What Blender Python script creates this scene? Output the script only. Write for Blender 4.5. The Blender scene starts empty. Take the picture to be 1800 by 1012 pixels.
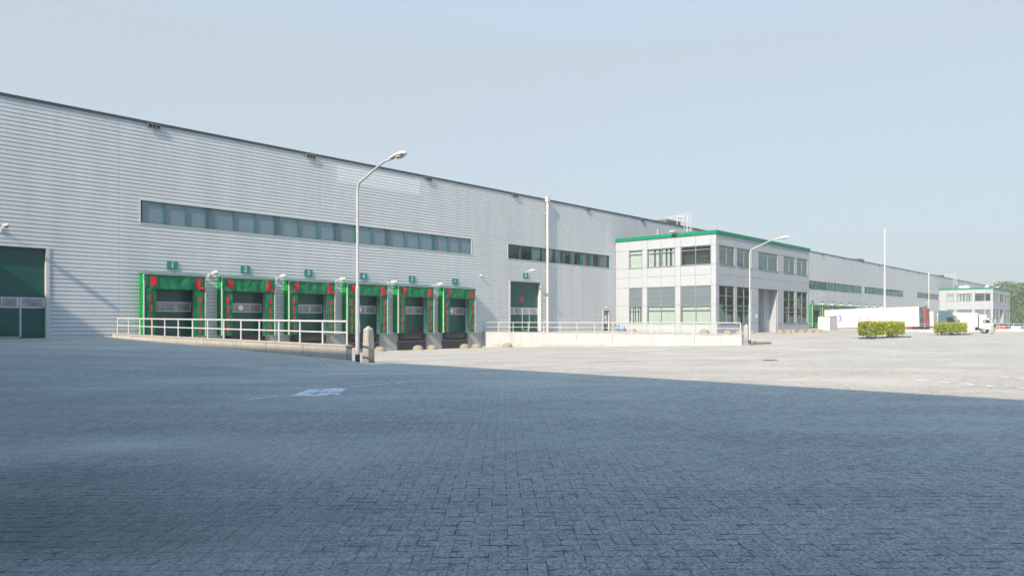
import bpy, math, random
from mathutils import Vector, noise
random.seed(7)
S = bpy.context.scene
C = S.collection
R = math.radians

# ------------------------------------------------------------------ camera
cam = bpy.data.objects.new('camera', bpy.data.cameras.new('camera'))
C.objects.link(cam)
cam.location = (0, -41, .78)
cam.rotation_euler = (R(90), 0, R(42.0876 - 90))
cam.data.sensor_width = 36
cam.data.lens = 1291 / 1800 * 36
cam.data.shift_y = 60 / 1800
cam.data.clip_end = 5000
S.camera = cam
# ------------------------------------------------------------------ light
SUN_DIR = Vector((1, .2, -.75)).normalized()          # the way the light travels
EL = math.asin(-SUN_DIR.z)
w = bpy.data.worlds.new('World'); S.world = w; w.use_nodes = True
nt = w.node_tree; bg = nt.nodes['Background']
sky = nt.nodes.new('ShaderNodeTexSky'); sky.sky_type = 'NISHITA'; sky.sun_disc = False
sky.sun_elevation = EL
sky.sun_rotation = math.atan2(-SUN_DIR.x, -SUN_DIR.y)
sky.altitude = 0; sky.air_density = 1.0; sky.dust_density = 3.0; sky.ozone_density = 1.5
# summer haze: pale towards the horizon, bluer overhead
_tc = nt.nodes.new('ShaderNodeTexCoord'); _sp = nt.nodes.new('ShaderNodeSeparateXYZ'); nt.links.new(_tc.outputs['Generated'], _sp.inputs[0])
_mr = nt.nodes.new('ShaderNodeMapRange'); nt.links.new(_sp.outputs[2], _mr.inputs[0])
for _i, _v in ((1, .34), (2, .85), (3, .9), (4, .1)): _mr.inputs[_i].default_value = _v
_mx = nt.nodes.new('ShaderNodeMix'); _mx.data_type = 'RGBA'; nt.links.new(_mr.outputs[0], _mx.inputs[0])
_sc = nt.nodes.new('ShaderNodeVectorMath'); _sc.operation = 'MULTIPLY'; nt.links.new(sky.outputs[0], _sc.inputs[0]); _sc.inputs[1].default_value = (.95, 1.42, 1.60)
nt.links.new(_sc.outputs[0], _mx.inputs[6]); _mx.inputs[7].default_value = (2.0, 2.13, 2.17, 1)
nt.links.new(_mx.outputs[2], bg.inputs[0]); bg.inputs[1].default_value = .14
sl = bpy.data.lights.new('sun', 'SUN'); sl.energy = 4.1; sl.angle = R(.6); sl.color = (1, .81, .61)
sun = bpy.data.objects.new('sun', sl); C.objects.link(sun)
sun.rotation_euler = SUN_DIR.to_track_quat('-Z', 'Y').to_euler()
S.view_settings.view_transform = 'Standard'; S.view_settings.look = 'None'
S.view_settings.exposure = 1.08; S.view_settings.gamma = 1
S.cycles.max_bounces = 8; S.cycles.transparent_max_bounces = 12
S.cycles.caustics_reflective = False; S.cycles.caustics_refractive = False

# ------------------------------------------------------------------ node helpers
class NG:
    def __init__(s, name):
        s.mat = bpy.data.materials.new(name); s.mat.use_nodes = True
        s.t = s.mat.node_tree; s.b = s.t.nodes['Principled BSDF']
    def n(s, k, **kw):
        n = s.t.nodes.new(k)
        for a, v in kw.items(): setattr(n, a, v)
        return n
    def set(s, sock, v):
        if isinstance(v, bpy.types.NodeSocket): s.t.links.new(v, sock)
        else: sock.default_value = v
    def m(s, op, a, b=0., c=None):
        n = s.n('ShaderNodeMath', operation=op)
        s.set(n.inputs[0], a); s.set(n.inputs[1], b)
        if c is not None: s.set(n.inputs[2], c)
        return n.outputs[0]
    def mix(s, f, a, b, mode='MIX'):
        n = s.n('ShaderNodeMix', data_type='RGBA', blend_type=mode)
        s.set(n.inputs[0], f)
        s.set(n.inputs[6], a if isinstance(a, bpy.types.NodeSocket) else (*a[:3], 1))
        s.set(n.inputs[7], b if isinstance(b, bpy.types.NodeSocket) else (*b[:3], 1))
        return n.outputs[2]
    def pos(s):
        return s.n('ShaderNodeNewGeometry').outputs['Position']
    def obj(s):
        return s.n('ShaderNodeTexCoord').outputs['Object']
    def noise(s, vec, scale, detail=3, rough=.55):
        n = s.n('ShaderNodeTexNoise'); s.set(n.inputs['Vector'], vec)
        n.inputs['Scale'].default_value = scale; n.inputs['Detail'].default_value = detail
        n.inputs['Roughness'].default_value = rough
        return n.outputs[0]
    def scalev(s, vec, v):
        n = s.n('ShaderNodeVectorMath', operation='MULTIPLY'); s.set(n.inputs[0], vec); n.inputs[1].default_value = v
        return n.outputs[0]
    def ramp(s, f, a, b):
        n = s.n('ShaderNodeMapRange'); n.clamp = True
        s.set(n.inputs[0], f); n.inputs[1].default_value = a; n.inputs[2].default_value = b
        return n.outputs[0]
    def sep(s, vec):
        n = s.n('ShaderNodeSeparateXYZ'); s.set(n.inputs[0], vec); return n.outputs
    def bump(s, h, strength=.3, dist=.01):
        n = s.n('ShaderNodeBump'); n.inputs['Strength'].default_value = strength; n.inputs['Distance'].default_value = dist
        s.set(n.inputs['Height'], h); s.set(s.b.inputs['Normal'], n.outputs[0])
    def base(s, v):
        s.set(s.b.inputs['Base Color'], v if isinstance(v, bpy.types.NodeSocket) else (*v, 1))
    def par(s, **kw):
        for k, v in kw.items(): s.set(s.b.inputs[k.replace('_', ' ')], v)
        return s

def plain(name, col, rough=.5, var=.08, scale=3., metallic=0., spec=.5, bump=0.):
    g = NG(name); p = g.obj()
    f = g.noise(p, scale, 4)
    lo = tuple(c * (1 - var * 2) for c in col); hi = tuple(min(1, c * (1 + var)) for c in col)
    g.base(g.mix(g.ramp(f, .25, .75), lo, hi))
    g.par(Roughness=rough, Metallic=metallic, Specular_IOR_Level=spec)
    if bump: g.bump(f, bump, .02)
    return g.mat

def glassmat(name, tint, ior=1.9, rough=.02, gcol=(.93, 1, .98)):
    g = NG(name)
    fr = g.n('ShaderNodeFresnel'); fr.inputs[0].default_value = ior
    tr = g.n('ShaderNodeBsdfTransparent'); tr.inputs[0].default_value = (*tint, 1)
    gl = g.n('ShaderNodeBsdfGlossy'); gl.inputs['Roughness'].default_value = rough; gl.inputs[0].default_value = (*gcol, 1)
    mx = g.n('ShaderNodeMixShader')
    # a pane is not perfectly flat
    p = g.pos(); b = g.n('ShaderNodeBump'); b.inputs['Strength'].default_value = .03; b.inputs['Distance'].default_value = .05
    g.set(b.inputs['Height'], g.noise(p, .8, 1)); g.set(gl.inputs['Normal'], b.outputs[0])
    g.set(mx.inputs[0], fr.outputs[0]); g.set(mx.inputs[1], tr.outputs[0]); g.set(mx.inputs[2], gl.outputs[0])
    g.t.links.new(mx.outputs[0], g.t.nodes['Material Output'].inputs[0])
    return g.mat

def herring(g, px, py, cell):
    """90 degree herringbone of 2:1 blocks: returns distance to joint (in cells) and a random value per block"""
    x = g.m('DIVIDE', px, cell); y = g.m('DIVIDE', py, cell)
    i = g.m('FLOOR', x); j = g.m('FLOOR', y)
    fx = g.m('SUBTRACT', x, i); fy = g.m('SUBTRACT', y, j)
    k = g.m('FLOORED_MODULO', g.m('ADD', g.m('SUBTRACT', i, j), .01), 4.0)
    is1 = g.m('MULTIPLY', g.m('GREATER_THAN', k, .5), g.m('LESS_THAN', k, 1.5))
    is2 = g.m('MULTIPLY', g.m('GREATER_THAN', k, 1.5), g.m('LESS_THAN', k, 2.5))
    ver = g.m('GREATER_THAN', k, 1.5)
    hor = g.m('SUBTRACT', 1., ver)
    u = g.m('ADD', g.m('MULTIPLY', hor, g.m('ADD', fx, is1)), g.m('MULTIPLY', ver, g.m('ADD', fy, is2)))
    v = g.m('ADD', g.m('MULTIPLY', hor, fy), g.m('MULTIPLY', ver, fx))
    du = g.m('MINIMUM', u, g.m('SUBTRACT', 2., u)); dv = g.m('MINIMUM', v, g.m('SUBTRACT', 1., v))
    bx = g.m('ADD', g.m('MULTIPLY', hor, du), g.m('MULTIPLY', ver, dv)); by = g.m('ADD', g.m('MULTIPLY', hor, dv), g.m('MULTIPLY', ver, du))
    d = g.m('MINIMUM', g.m('MULTIPLY', bx, 1.5), g.m('MULTIPLY', by, .5))      # joints across the view drawn wider, painting in the shade of block edges
    cb = g.n('ShaderNodeCombineXYZ'); g.set(cb.inputs[0], g.m('SUBTRACT', i, is1)); g.set(cb.inputs[1], g.m('SUBTRACT', j, is2)); g.set(cb.inputs[2], ver)
    wn = g.n('ShaderNodeTexWhiteNoise', noise_dimensions='3D'); g.set(wn.inputs['Vector'], cb.outputs[0])
    return d, wn.outputs['Value']

def paver_mat(name, paint=False):
    g = NG(name); P = g.pos()
    rot = g.n('ShaderNodeVectorRotate', rotation_type='Z_AXIS'); g.set(rot.inputs['Vector'], P); rot.inputs['Angle'].default_value = R(47.2)
    wob = g.n('ShaderNodeTexNoise'); g.set(wob.inputs['Vector'], P); wob.inputs['Scale'].default_value = 1.3; wob.inputs['Detail'].default_value = 2
    xyz = g.sep(rot.outputs[0])
    wx = g.sep(wob.outputs['Color'])
    px = g.m('ADD', xyz[0], g.m('MULTIPLY', wx[0], .035)); py = g.m('ADD', xyz[1], g.m('MULTIPLY', wx[1], .035))
    d, rnd = herring(g, px, py, .112)
    fine = g.noise(P, 38, 5, .85); mid = g.noise(P, 9, 4, .6); big = g.noise(P, .35, 4, .6); huge = g.noise(P, .09, 3, .5)
    streak = g.noise(g.scalev(rot.outputs[0], (.12, .9, 1)), 1.2, 4, .6)
    jw = g.m('ADD', .02, g.m('MULTIPLY', g.ramp(mid, .35, .7), .04))
    joint = g.m('SUBTRACT', 1., g.ramp(g.m('DIVIDE', d, jw), .35, 1.3))
    jn = g.ramp(g.noise(P, 6.5, 4, .65), .46, .58); jb = g.ramp(big, .62, .42)
    jfill = g.m('MULTIPLY', joint, g.m('MULTIPLY', g.m('ADD', .12, g.m('MULTIPLY', jn, .88)), g.m('ADD', .3, g.m('MULTIPLY', jb, .7))))
    col = g.mix(rnd, (0.423, 0.394, 0.352), (0.459, 0.439, 0.404))
    col = g.mix(g.m('MULTIPLY', g.ramp(fine, .49, .56), .88), col, (0.112, 0.123, 0.123))
    col = g.mix(g.m('MULTIPLY', g.ramp(g.noise(P, 55, 2, .6), .60, .66), .85), col, (0.755, 0.701, 0.624))
    col = g.mix(g.m('MULTIPLY', g.ramp(mid, .46, .62), .5), col, (0.214, 0.215, 0.208))
    col = g.mix(g.m('MULTIPLY', g.ramp(streak, .5, .78), .35), col, (0.571, 0.529, 0.466))
    col = g.mix(g.m('MULTIPLY', g.ramp(big, .5, .75), .4), col, (0.530, 0.487, 0.428))
    col = g.mix(g.m('MULTIPLY', g.ramp(huge, .52, .38), .15), col, (0.265, 0.262, 0.249))
    # dusty pale joints where sand has filled them; darker damp patches and tyre tracks
    col = g.mix(g.m('MULTIPLY', g.m('MULTIPLY', joint, g.ramp(jn, .6, .2)), .3), col, (.52, .51, .48))
    damp = g.m('MULTIPLY', g.ramp(g.noise(g.scalev(rot.outputs[0], (.5, 1.4, 1)), .33, 5, .62), .52, .66), .22)
    col = g.mix(damp, col, (.15, .16, .165))
    track = g.n('ShaderNodeTexNoise'); track.inputs['Scale'].default_value = .7; track.inputs['Detail'].default_value = 2
    g.set(track.inputs['Vector'], g.scalev(P, (.04, 1.3, 1)))
    col = g.mix(g.m('MULTIPLY', g.m('MULTIPLY', g.ramp(track.outputs[0], .56, .62), g.ramp(track.outputs[0], .70, .63)), .12), col, (.16, .16, .16))
    # darker patch at the near left, and a dusty streak beside it
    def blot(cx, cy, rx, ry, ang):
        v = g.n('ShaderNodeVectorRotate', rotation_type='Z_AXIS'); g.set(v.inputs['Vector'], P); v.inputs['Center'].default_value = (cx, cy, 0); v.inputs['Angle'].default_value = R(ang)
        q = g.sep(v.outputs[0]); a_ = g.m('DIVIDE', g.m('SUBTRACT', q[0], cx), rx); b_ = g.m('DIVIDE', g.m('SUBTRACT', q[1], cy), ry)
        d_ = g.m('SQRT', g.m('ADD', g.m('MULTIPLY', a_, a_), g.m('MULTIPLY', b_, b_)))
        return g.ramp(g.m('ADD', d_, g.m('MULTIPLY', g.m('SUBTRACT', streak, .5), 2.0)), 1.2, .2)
    col = g.mix(g.m('MULTIPLY', blot(1.2, -34.6, 2.6, 2.1, 48), .6), col, (.085, .105, .10))
    col = g.mix(g.m('MULTIPLY', blot(3.2, -32.3, .9, .4, 40), .3), col, (.62, .61, .58))
    col = g.mix(g.m('MULTIPLY', blot(4, -19, 13, 10, 0), .25), col, (.15, .16, .165))  # broad dark tone painted over the left yard to deepen its shade
    if paint:
        wear = g.m('MULTIPLY', g.ramp(g.noise(P, 14, 4, .65), .34, .5), g.m('GREATER_THAN', rnd, .24))
        col = g.mix(g.m('MULTIPLY', wear, .9), col, (.78, .79, .8))
    col = g.mix(g.m('MULTIPLY', jfill, .97), col, (.022, .025, .027))
    g.base(col); g.par(Roughness=.82, Specular_IOR_Level=.3)
    h = g.m('ADD', g.m('MULTIPLY', g.ramp(d, 0, .08), 1.), g.m('MULTIPLY', fine, .35))
    g.bump(g.m('ADD', h, g.m('MULTIPLY', rnd, .25)), .8, .009)
    return g.mat

def clad_mat(name, col):
    g = NG(name); P = g.pos(); x = g.sep(P)
    n1 = g.noise(g.scalev(P, (1, 1, .12)), .9, 4, .6); n2 = g.noise(P, .12, 2)
    c = g.mix(g.ramp(n1, .3, .75), tuple(v * .88 for v in col), tuple(v * 1.03 for v in col))
    # sheets of ~6.1 m, each with its own slight tone, dark seam where they lap
    sh = g.m('DIVIDE', g.m('SUBTRACT', x[0], 2.5), 6.1); fl = g.m('FLOOR', sh)
    wn = g.n('ShaderNodeTexWhiteNoise', noise_dimensions='1D'); g.set(wn.inputs['W'], fl)
    c = g.mix(g.m('MULTIPLY', wn.outputs[0], .07), c, (.36, .4, .43))
    seam = g.m('LESS_THAN', g.m('SUBTRACT', sh, fl), .006)
    c = g.mix(g.m('MULTIPLY', seam, .3), c, (.2, .22, .24))
    # paler rectangle where a large fascia board used to hang, with its lower dirt line
    inx = g.m('MULTIPLY', g.m('GREATER_THAN', x[0], 28.2), g.m('LESS_THAN', x[0], 35.35))
    inz = g.m('MULTIPLY', g.m('GREATER_THAN', x[2], 10.05), g.m('LESS_THAN', x[2], 11.15))
    c = g.mix(g.m('MULTIPLY', g.m('MULTIPLY', inx, inz), .5), c, (.72, .76, .8))
    c = g.mix(g.m('MULTIPLY', g.ramp(x[2], 1.2, -.2), g.m('MULTIPLY', g.ramp(n1, .4, .7), .25)), c, (.3, .3, .29))
    g.base(c); g.par(Roughness=.42, Specular_IOR_Level=.45)
    return g.mat

def curtain_mat(name, base, dirt, spec=.25):
    g = NG(name); P = g.pos()
    n1 = g.noise(g.scalev(P, (1, 1, .4)), 3.2, 5, .65); n2 = g.noise(P, 9, 3)
    c = g.mix(g.ramp(n1, .35, .7), base, tuple(v * 1.35 for v in base))
    c = g.mix(g.m('MULTIPLY', g.ramp(n2, .52, .72), .6), c, dirt)
    c = g.mix(g.m('MULTIPLY', g.ramp(g.noise(g.scalev(P, (7, 1, .5)), 1.5, 3), .5, .68), .45), c, dirt)
    g.base(c); g.par(Roughness=.6, Specular_IOR_Level=spec); g.bump(n1, .35, .03)
    return g.mat

def concrete_mat(name, col, stain=.5):   # mottled, with rain streaks
    g = NG(name); P = g.pos()
    n1 = g.noise(g.scalev(P, (1, 1, .25)), 2.2, 5, .65); n2 = g.noise(P, 25, 3)
    c = g.mix(g.ramp(n1, .3, .75), tuple(v * .8 for v in col), col)
    c = g.mix(g.m('MULTIPLY', g.ramp(n2, .5, .75), .25), c, tuple(v * .6 for v in col))
    c = g.mix(g.m('MULTIPLY', g.ramp(n1, .62, .8), stain), c, (.2, .19, .17))
    c = g.mix(g.m('MULTIPLY', g.ramp(g.noise(g.scalev(P, (5, 5, .35)), 1.1, 4, .6), .54, .72), min(.5, stain + .12)), c, (.17, .165, .15))
    g.base(c); g.par(Roughness=.85, Specular_IOR_Level=.25); g.bump(n2, .2, .01)
    return g.mat

M = {}
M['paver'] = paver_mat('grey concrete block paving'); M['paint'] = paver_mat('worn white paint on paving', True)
M['clad'] = clad_mat('silver grey ribbed cladding', (.545, .58, .615))
M['panel'] = plain('pale grey facade panel', (.325, .355, .395), .45, .03, 1.2, 0, .3)
M['panel_joint'] = plain('facade joint', (.13, .14, .15), .7)
M['white'] = plain('white paint', (.52, .52, .52), .4, .04)
M['white_steel'] = plain('white coated steel', (.47, .48, .49), .35, .05)
M['galv'] = plain('galvanised steel', (.42, .44, .46), .38, .1, 6, .55)
M['pole'] = plain('light grey lamp pole', (.36, .385, .41), .4, .06)
M['dark'] = plain('dark rubber', (.018, .018, .02), .6)
M['black'] = plain('black opening', (.012, .013, .015), .8)
M['charcoal'] = plain('charcoal plate', (.045, .047, .055), .6, .12)
M['lip'] = plain('rusty brown steel lip', (.09, .07, .07), .55, .25)
M['green_door'] = plain('dark green door panel', (.003, .075, .058), .32, .1, 2.)
M['green_dark'] = plain('dark slate coping', (.022, .05, .052), .45)
M['green_fascia'] = plain('green fascia', (.0015, .18, .095), .5, .06, 3, 0, .1)
M['green_frame'] = plain('teal green window frame', (.012, .135, .11), .35)
M['sign_green'] = plain('teal sign plate', (.012, .19, .165), .35, .05)
M['curtain'] = curtain_mat('green tarpaulin', (.013, .145, .062), (.005, .05, .04), .15)
M['curtain_side'] = curtain_mat('bright green tarpaulin', (.0005, .19, .035), (.001, .1, .025), .03)
g = NG('worn red tarpaulin mark'); P = g.pos()
_c = g.mix(g.ramp(g.noise(P, 4, 3), .3, .7), (.42, .018, .03), (.58, .03, .05))
g.base(g.mix(g.m('MULTIPLY', g.ramp(g.noise(P, 5.5, 5, .7), .53, .68), .75), _c, (.06, .06, .035))); g.par(Roughness=.55, Specular_IOR_Level=.2); M['red'] = g.mat
M['red_paint'] = plain('red paint', (.55, .03, .03), .35)
M['concrete'] = concrete_mat('pale cast concrete', (.385, .37, .345), .45)
M['concrete_white'] = concrete_mat('white painted concrete', (.42, .44, .46), .08)
M['plinth'] = concrete_mat('grey plinth concrete', (.36, .38, .39), .3)
M['stone'] = concrete_mat('sandy concrete', (.27, .235, .185), .4)
M['ribbon'] = plain('grey glass', (.125, .19, .24), .06, .05, .4, 0, .8)
M['glass'] = glassmat('clear window glass', (.92, .955, .945), 1.55)
M['mirror_glass'] = glassmat('reflecting window glass', (.4, .56, .5), 3.0, .02, (.78, 1, .95))
M['blind'] = plain('pale blind', (.47, .58, .59), .8, .05)
M['spandrel'] = plain('grey spandrel glass', (.115, .15, .175), .12, .04, .5, 0, .6)
M['interior'] = plain('dim interior', (.14, .175, .175), .9)
M['alu'] = plain('aluminium frame', (.28, .30, .31), .35, .05, 4, .3)
M['roof'] = plain('roof felt', (.09, .09, .095), .9)
M['brown_box'] = plain('brown roof housing', (.11, .09, .09), .6)
M['tyre'] = plain('tyre', (.02, .02, .022), .7)
M['rim'] = plain('wheel rim', (.26, .26, .27), .35, .05, 5, .6)
M['truck_white'] = plain('white truck paint', (.5, .5, .5), .25, .03)
M['trailer_white'] = plain('white trailer side', (.52, .52, .52), .35, .03)
M['truck_green'] = plain('blue green truck paint', (.06, .125, .145), .25, .06)
M['truck_red'] = plain('red trailer paint', (.33, .075, .06), .35, .1)
M['dark_glass'] = plain('dark vehicle glass', (.02, .028, .032), .06, 0, 3, 0, .7)
M['blue'] = plain('blue plastic', (.09, .19, .36), .4)
M['ink_blue'] = plain('blue print', (.05, .12, .5), .5)
M['ink_grey'] = plain('grey print', (.55, .56, .58), .5)
M['lens'] = plain('lamp lens', (.55, .52, .46), .3)
M['kerb'] = concrete_mat('kerb concrete', (.23, .22, .2), .3)
M['soil'] = plain('soil', (.09, .07, .05), .95, .2, 8)
M['bark'] = plain('bark', (.07, .055, .04), .9, .2, 8)
M['sticker'] = plain('white sticker', (.8, .8, .8), .5, .03)
M['frost'] = plain('frosted grey pane', (.28, .29, .3), .12, .25, 3)

def leafmat(name, cols):
    g = NG(name)
    oi = g.n('ShaderNodeNewGeometry').outputs['Random Per Island']
    r = g.n('ShaderNodeValToRGB'); g.set(r.inputs[0], oi)
    el = r.color_ramp.elements
    while len(el) < len(cols): el.new(.5)
    for k, c in enumerate(cols):
        el[k].position = k / (len(cols) - 1); el[k].color = (*c, 1)
    g.base(r.outputs[0]); g.par(Roughness=.55, Specular_IOR_Level=.3)
    tl = g.n('ShaderNodeBsdfTranslucent'); g.set(tl.inputs[0], r.outputs[0])
    mx = g.n('ShaderNodeMixShader'); mx.inputs[0].default_value = .35
    g.set(mx.inputs[1], g.b.outputs[0]); g.set(mx.inputs[2], tl.outputs[0])
    g.t.links.new(mx.outputs[0], g.t.nodes['Material Output'].inputs[0])
    return g.mat
M['leaf_hedge'] = leafmat('hedge leaf', [(.10, .18, .02), (.31, .39, .03), (.42, .46, .03), (.17, .28, .03), (.52, .44, .04)])
M['leaf_tree'] = leafmat('tree leaf', [(.055, .12, .03), (.10, .20, .045), (.15, .25, .07), (.08, .16, .04)])
M['lawn'] = plain('mown grass', (.07, .17, .035), .9, .2, 2)

# ------------------------------------------------------------------ mesh helpers
class MB:
    def __init__(s): s.v = []; s.f = []; s.mi = []; s.sm = []
    def face(s, pts, mi=0, sm=False):
        b = len(s.v); s.v += [tuple(p) for p in pts]; s.f.append(tuple(range(b, b + len(pts)))); s.mi.append(mi); s.sm.append(sm)
    def mesh(s, vs, fs, mi=0, sm=False):
        b = len(s.v); s.v += [tuple(p) for p in vs]
        for f in fs: s.f.append(tuple(b + i for i in f)); s.mi.append(mi); s.sm.append(sm)
    def box(s, x0, x1, y0, y1, z0, z1, mi=0, bev=0.):
        if bev > 0:
            b = bev; vs = []
            for z, k in ((z0, b), (z0 + b, 0), (z1 - b, 0), (z1, b)):
                for (x, y) in ((x0 + k, y0 + b), (x0 + b, y0 + k), (x1 - b, y0 + k), (x1 - k, y0 + b), (x1 - k, y1 - b), (x1 - b, y1 - k), (x0 + b, y1 - k), (x0 + k, y1 - b)):
                    vs.append((x, y, z))
            fs = [tuple(reversed(range(8))), tuple(range(24, 32))]
            for r in range(3):
                for i in range(8):
                    fs.append((r * 8 + i, r * 8 + (i + 1) % 8, r * 8 + 8 + (i + 1) % 8, r * 8 + 8 + i))
            s.mesh(vs, fs, mi); return s
        vs = [(x0, y0, z0), (x1, y0, z0), (x1, y1, z0), (x0, y1, z0), (x0, y0, z1), (x1, y0, z1), (x1, y1, z1), (x0, y1, z1)]
        s.mesh(vs, [(3, 2, 1, 0), (4, 5, 6, 7), (0, 1, 5, 4), (1, 2, 6, 5), (2, 3, 7, 6), (3, 0, 4, 7)], mi); return s
    def tube(s, pts, rad, n=8, mi=0, cap=True):
        pts = [Vector(p) for p in pts]; rads = rad if isinstance(rad, (list, tuple)) else [rad] * len(pts)
        rings = []; up = None
        for i, p in enumerate(pts):
            d = (pts[min(i + 1, len(pts) - 1)] - pts[max(i - 1, 0)]).normalized()
            if up is None: up = Vector((0, 0, 1)) if abs(d.z) < .9 else Vector((1, 0, 0))
            a = d.cross(up).normalized(); b = a.cross(d).normalized(); up = b
            rings.append([p + (a * math.cos(2 * math.pi * k / n) + b * math.sin(2 * math.pi * k / n)) * rads[i] for k in range(n)])
        vs = [q for r in rings for q in r]; fs = []
        for i in range(len(rings) - 1):
            for k in range(n): fs.append((i * n + k, i * n + (k + 1) % n, (i + 1) * n + (k + 1) % n, (i + 1) * n + k))
        s.mesh(vs, fs, mi, True)
        if cap: s.face(list(reversed(rings[0])), mi); s.face(rings[-1], mi)
        return s
    def loft(s, rings, mi=0, sm=False, cap=True):
        n = len(rings[0]); vs = [q for r in rings for q in r]; fs = []
        for i in range(len(rings) - 1):
            for k in range(n): fs.append((i * n + k, i * n + (k + 1) % n, (i + 1) * n + (k + 1) % n, (i + 1) * n + k))
        s.mesh(vs, fs, mi, sm)
        if cap: s.face(list(reversed(rings[0])), mi); s.face(rings[-1], mi)
        return s
    def prism(s, prof, x0, x1, mi=0):          # profile of (y, z) points swept along x
        return s.loft([[(x, y, z) for y, z in prof] for x in (x0, x1)], mi)
    def build(s, name, mats, parent=None, org=(0, 0, 0)):
        me = bpy.data.meshes.new(name)
        me.from_pydata([(a - org[0], b - org[1], c - org[2]) for a, b, c in s.v], [], s.f)
        for m in (mats if isinstance(mats, list) else [mats] if mats else []): me.materials.append(M[m] if isinstance(m, str) else m)
        me.polygons.foreach_set('material_index', s.mi); me.polygons.foreach_set('use_smooth', s.sm)
        me.update()
        o = bpy.data.objects.new(name, me); C.objects.link(o)
        if parent: o.parent = parent
        return o

def tag(o, label, cat, group=None):
    o['label'] = label; o['category'] = cat
    if group: o['group'] = group
    return o
def thing(name, label, cat, loc=(0, 0, 0), group=None, rz=0):
    o = bpy.data.objects.new(name, None); C.objects.link(o); o.location = loc; o.rotation_euler = (0, 0, rz)
    o.empty_display_size = .3
    return tag(o, label, cat, group)
def solo(name, mb, mat, label, cat, loc=(0, 0, 0), group=None):
    o = mb.build(name, mat); o.location = loc
    return tag(o, label, cat, group)
def struct(name, mb, mat):
    o = mb.build(name, mat); o['kind'] = 'structure'; return o
def dup(o, loc=None, label=None, group=None, parent=None, rz=None):
    kids = list(o.children)
    c = o.copy(); C.objects.link(c)
    if parent: c.parent = parent
    if loc is not None: c.location = loc
    if rz is not None: c.rotation_euler = (0, 0, rz)
    if label: c['label'] = label
    if group: c['group'] = group
    for k in kids: dup(k, parent=c)
    return c
def text_mesh(name, txt, size, mat, parent, loc, depth=.006, bold=.0, rot=(math.pi / 2, 0, 0)):
    cu = bpy.data.curves.new(name, 'FONT'); cu.body = txt; cu.size = size; cu.extrude = depth; cu.offset = bold
    cu.align_x = 'CENTER'; cu.align_y = 'CENTER'
    t = bpy.data.objects.new(name + '_tmp', cu); C.objects.link(t)
    bpy.context.view_layer.update()
    me = bpy.data.meshes.new_from_object(t.evaluated_get(bpy.context.evaluated_depsgraph_get()))
    bpy.data.objects.remove(t); bpy.data.curves.remove(cu)
    me.name = name; me.materials.clear(); me.materials.append(M[mat])
    o = bpy.data.objects.new(name, me); C.objects.link(o); o.parent = parent; o.location = loc; o.rotation_euler = rot
    return o

# ------------------------------------------------------------------ ground
def lerp(a, b, t): return a + (b - a) * max(0, min(1, t))
def drop(x): return .004 * max(0, min(135, x - 60))
def ground(x, y):
    yard = -.6 - drop(x)
    if y <= -22: return yard
    if x < 14.5: return lerp(-.47 if y > -20.6 else yard, 0, (y + 20.6) / 20.6) if y > -20.6 else lerp(yard, -.47, (y + 22) / 1.4)
    t = (y + 22) / 22
    if x < 41.93: return lerp(yard, -1.22, t)
    if x < 110.6:
        if y < -10.65: return lerp(yard, -.22 - .5 * drop(x), (y + 22) / 11.35)
        return lerp(-.22 - .5 * drop(x), -.06 - .3 * drop(x), (y + 10.65) / 10.65)
    if x < 176: return lerp(yard, -1.4, t)
    return lerp(yard, -.52, t)
xs = [-1500, -200, -60, -20, 0, 7, 14.45, 14.55, 20, 28, 35, 41.88, 41.98, 50, 60, 72, 85, 98, 110.55, 110.65, 125, 140, 158, 175.95, 176.05, 195, 230, 300, 600, 1500]
ys = [-1500, -300, -120, -80, -60, -50, -42, -36, -31, -27, -24, -22, -20.6, -18, -15, -12.5, -10.65, -8, -5, -2.5, 0, .25, .3, 60, 300, 1500]
def gz(x, y): return ground(x, y) if y <= .27 else (-1.6 if -3 < x < 280 else ground(x, .2) - .3)
mb = MB(); nx = len(xs)
mb.mesh([(x, y, gz(x, y)) for y in ys for x in xs],
        [(j * nx + i, j * nx + i + 1, (j + 1) * nx + i + 1, (j + 1) * nx + i) for j in range(len(ys) - 1) for i in range(nx - 1)])
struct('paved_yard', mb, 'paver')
# worn white block in the paving and its thin line, and the parking dashes
mb = MB()
def sheet(mb, pts, dz=.004): mb.face([(x, y, ground(x, y) + dz) for x, y in pts])
sheet(mb, [(7.30, -28.86), (8.12, -29.22), (9.2, -28.05), (8.4, -27.78)])
ln = [(6.6, -28.72), (7.3, -28.5), (8.36, -28.25), (9.3, -27.98), (10.3, -27.9), (11.3, -27.88)]
for a, b in zip(ln[:-1], ln[1:]):
    if a[0] < 7.2 or a[0] > 9.2: sheet(mb, [(a[0], a[1] - .045), (b[0], b[1] - .045), (b[0], b[1] + .045), (a[0], a[1] + .045)], .005)
for (a, b) in (((19.55, -36.39), (19.48, -36.66)), ((19.3, -36.9), (19.25, -37.16)), ((19.1, -37.42), (18.89, -37.69)), ((18.76, -37.94), (18.65, -38.18)), ((18.55, -38.44), (18.45, -38.7)), ((22.24, -37.64), (22.09, -37.86)), ((22.0, -38.1), (21.85, -38.35))):
    d = (Vector(b) - Vector(a)).normalized(); n = Vector((-d.y, d.x)) * .065
    sheet(mb, [(a[0] - n.x, a[1] - n.y), (b[0] - n.x, b[1] - n.y), (b[0] + n.x, b[1] + n.y), (a[0] + n.x, a[1] + n.y)])
struct('road_marking', mb, 'paint')
mb = MB()
lx = [62, 80, 100, 140, 195, 260, 420]
for a, b in zip(lx[:-1], lx[1:]):
    mb.face([(a, -120, ground(a, -120) + .03), (b, -120, ground(b, -120) + .03), (b, -43, ground(b, -43) + .03), (a, -43, ground(a, -43) + .03)])
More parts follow.
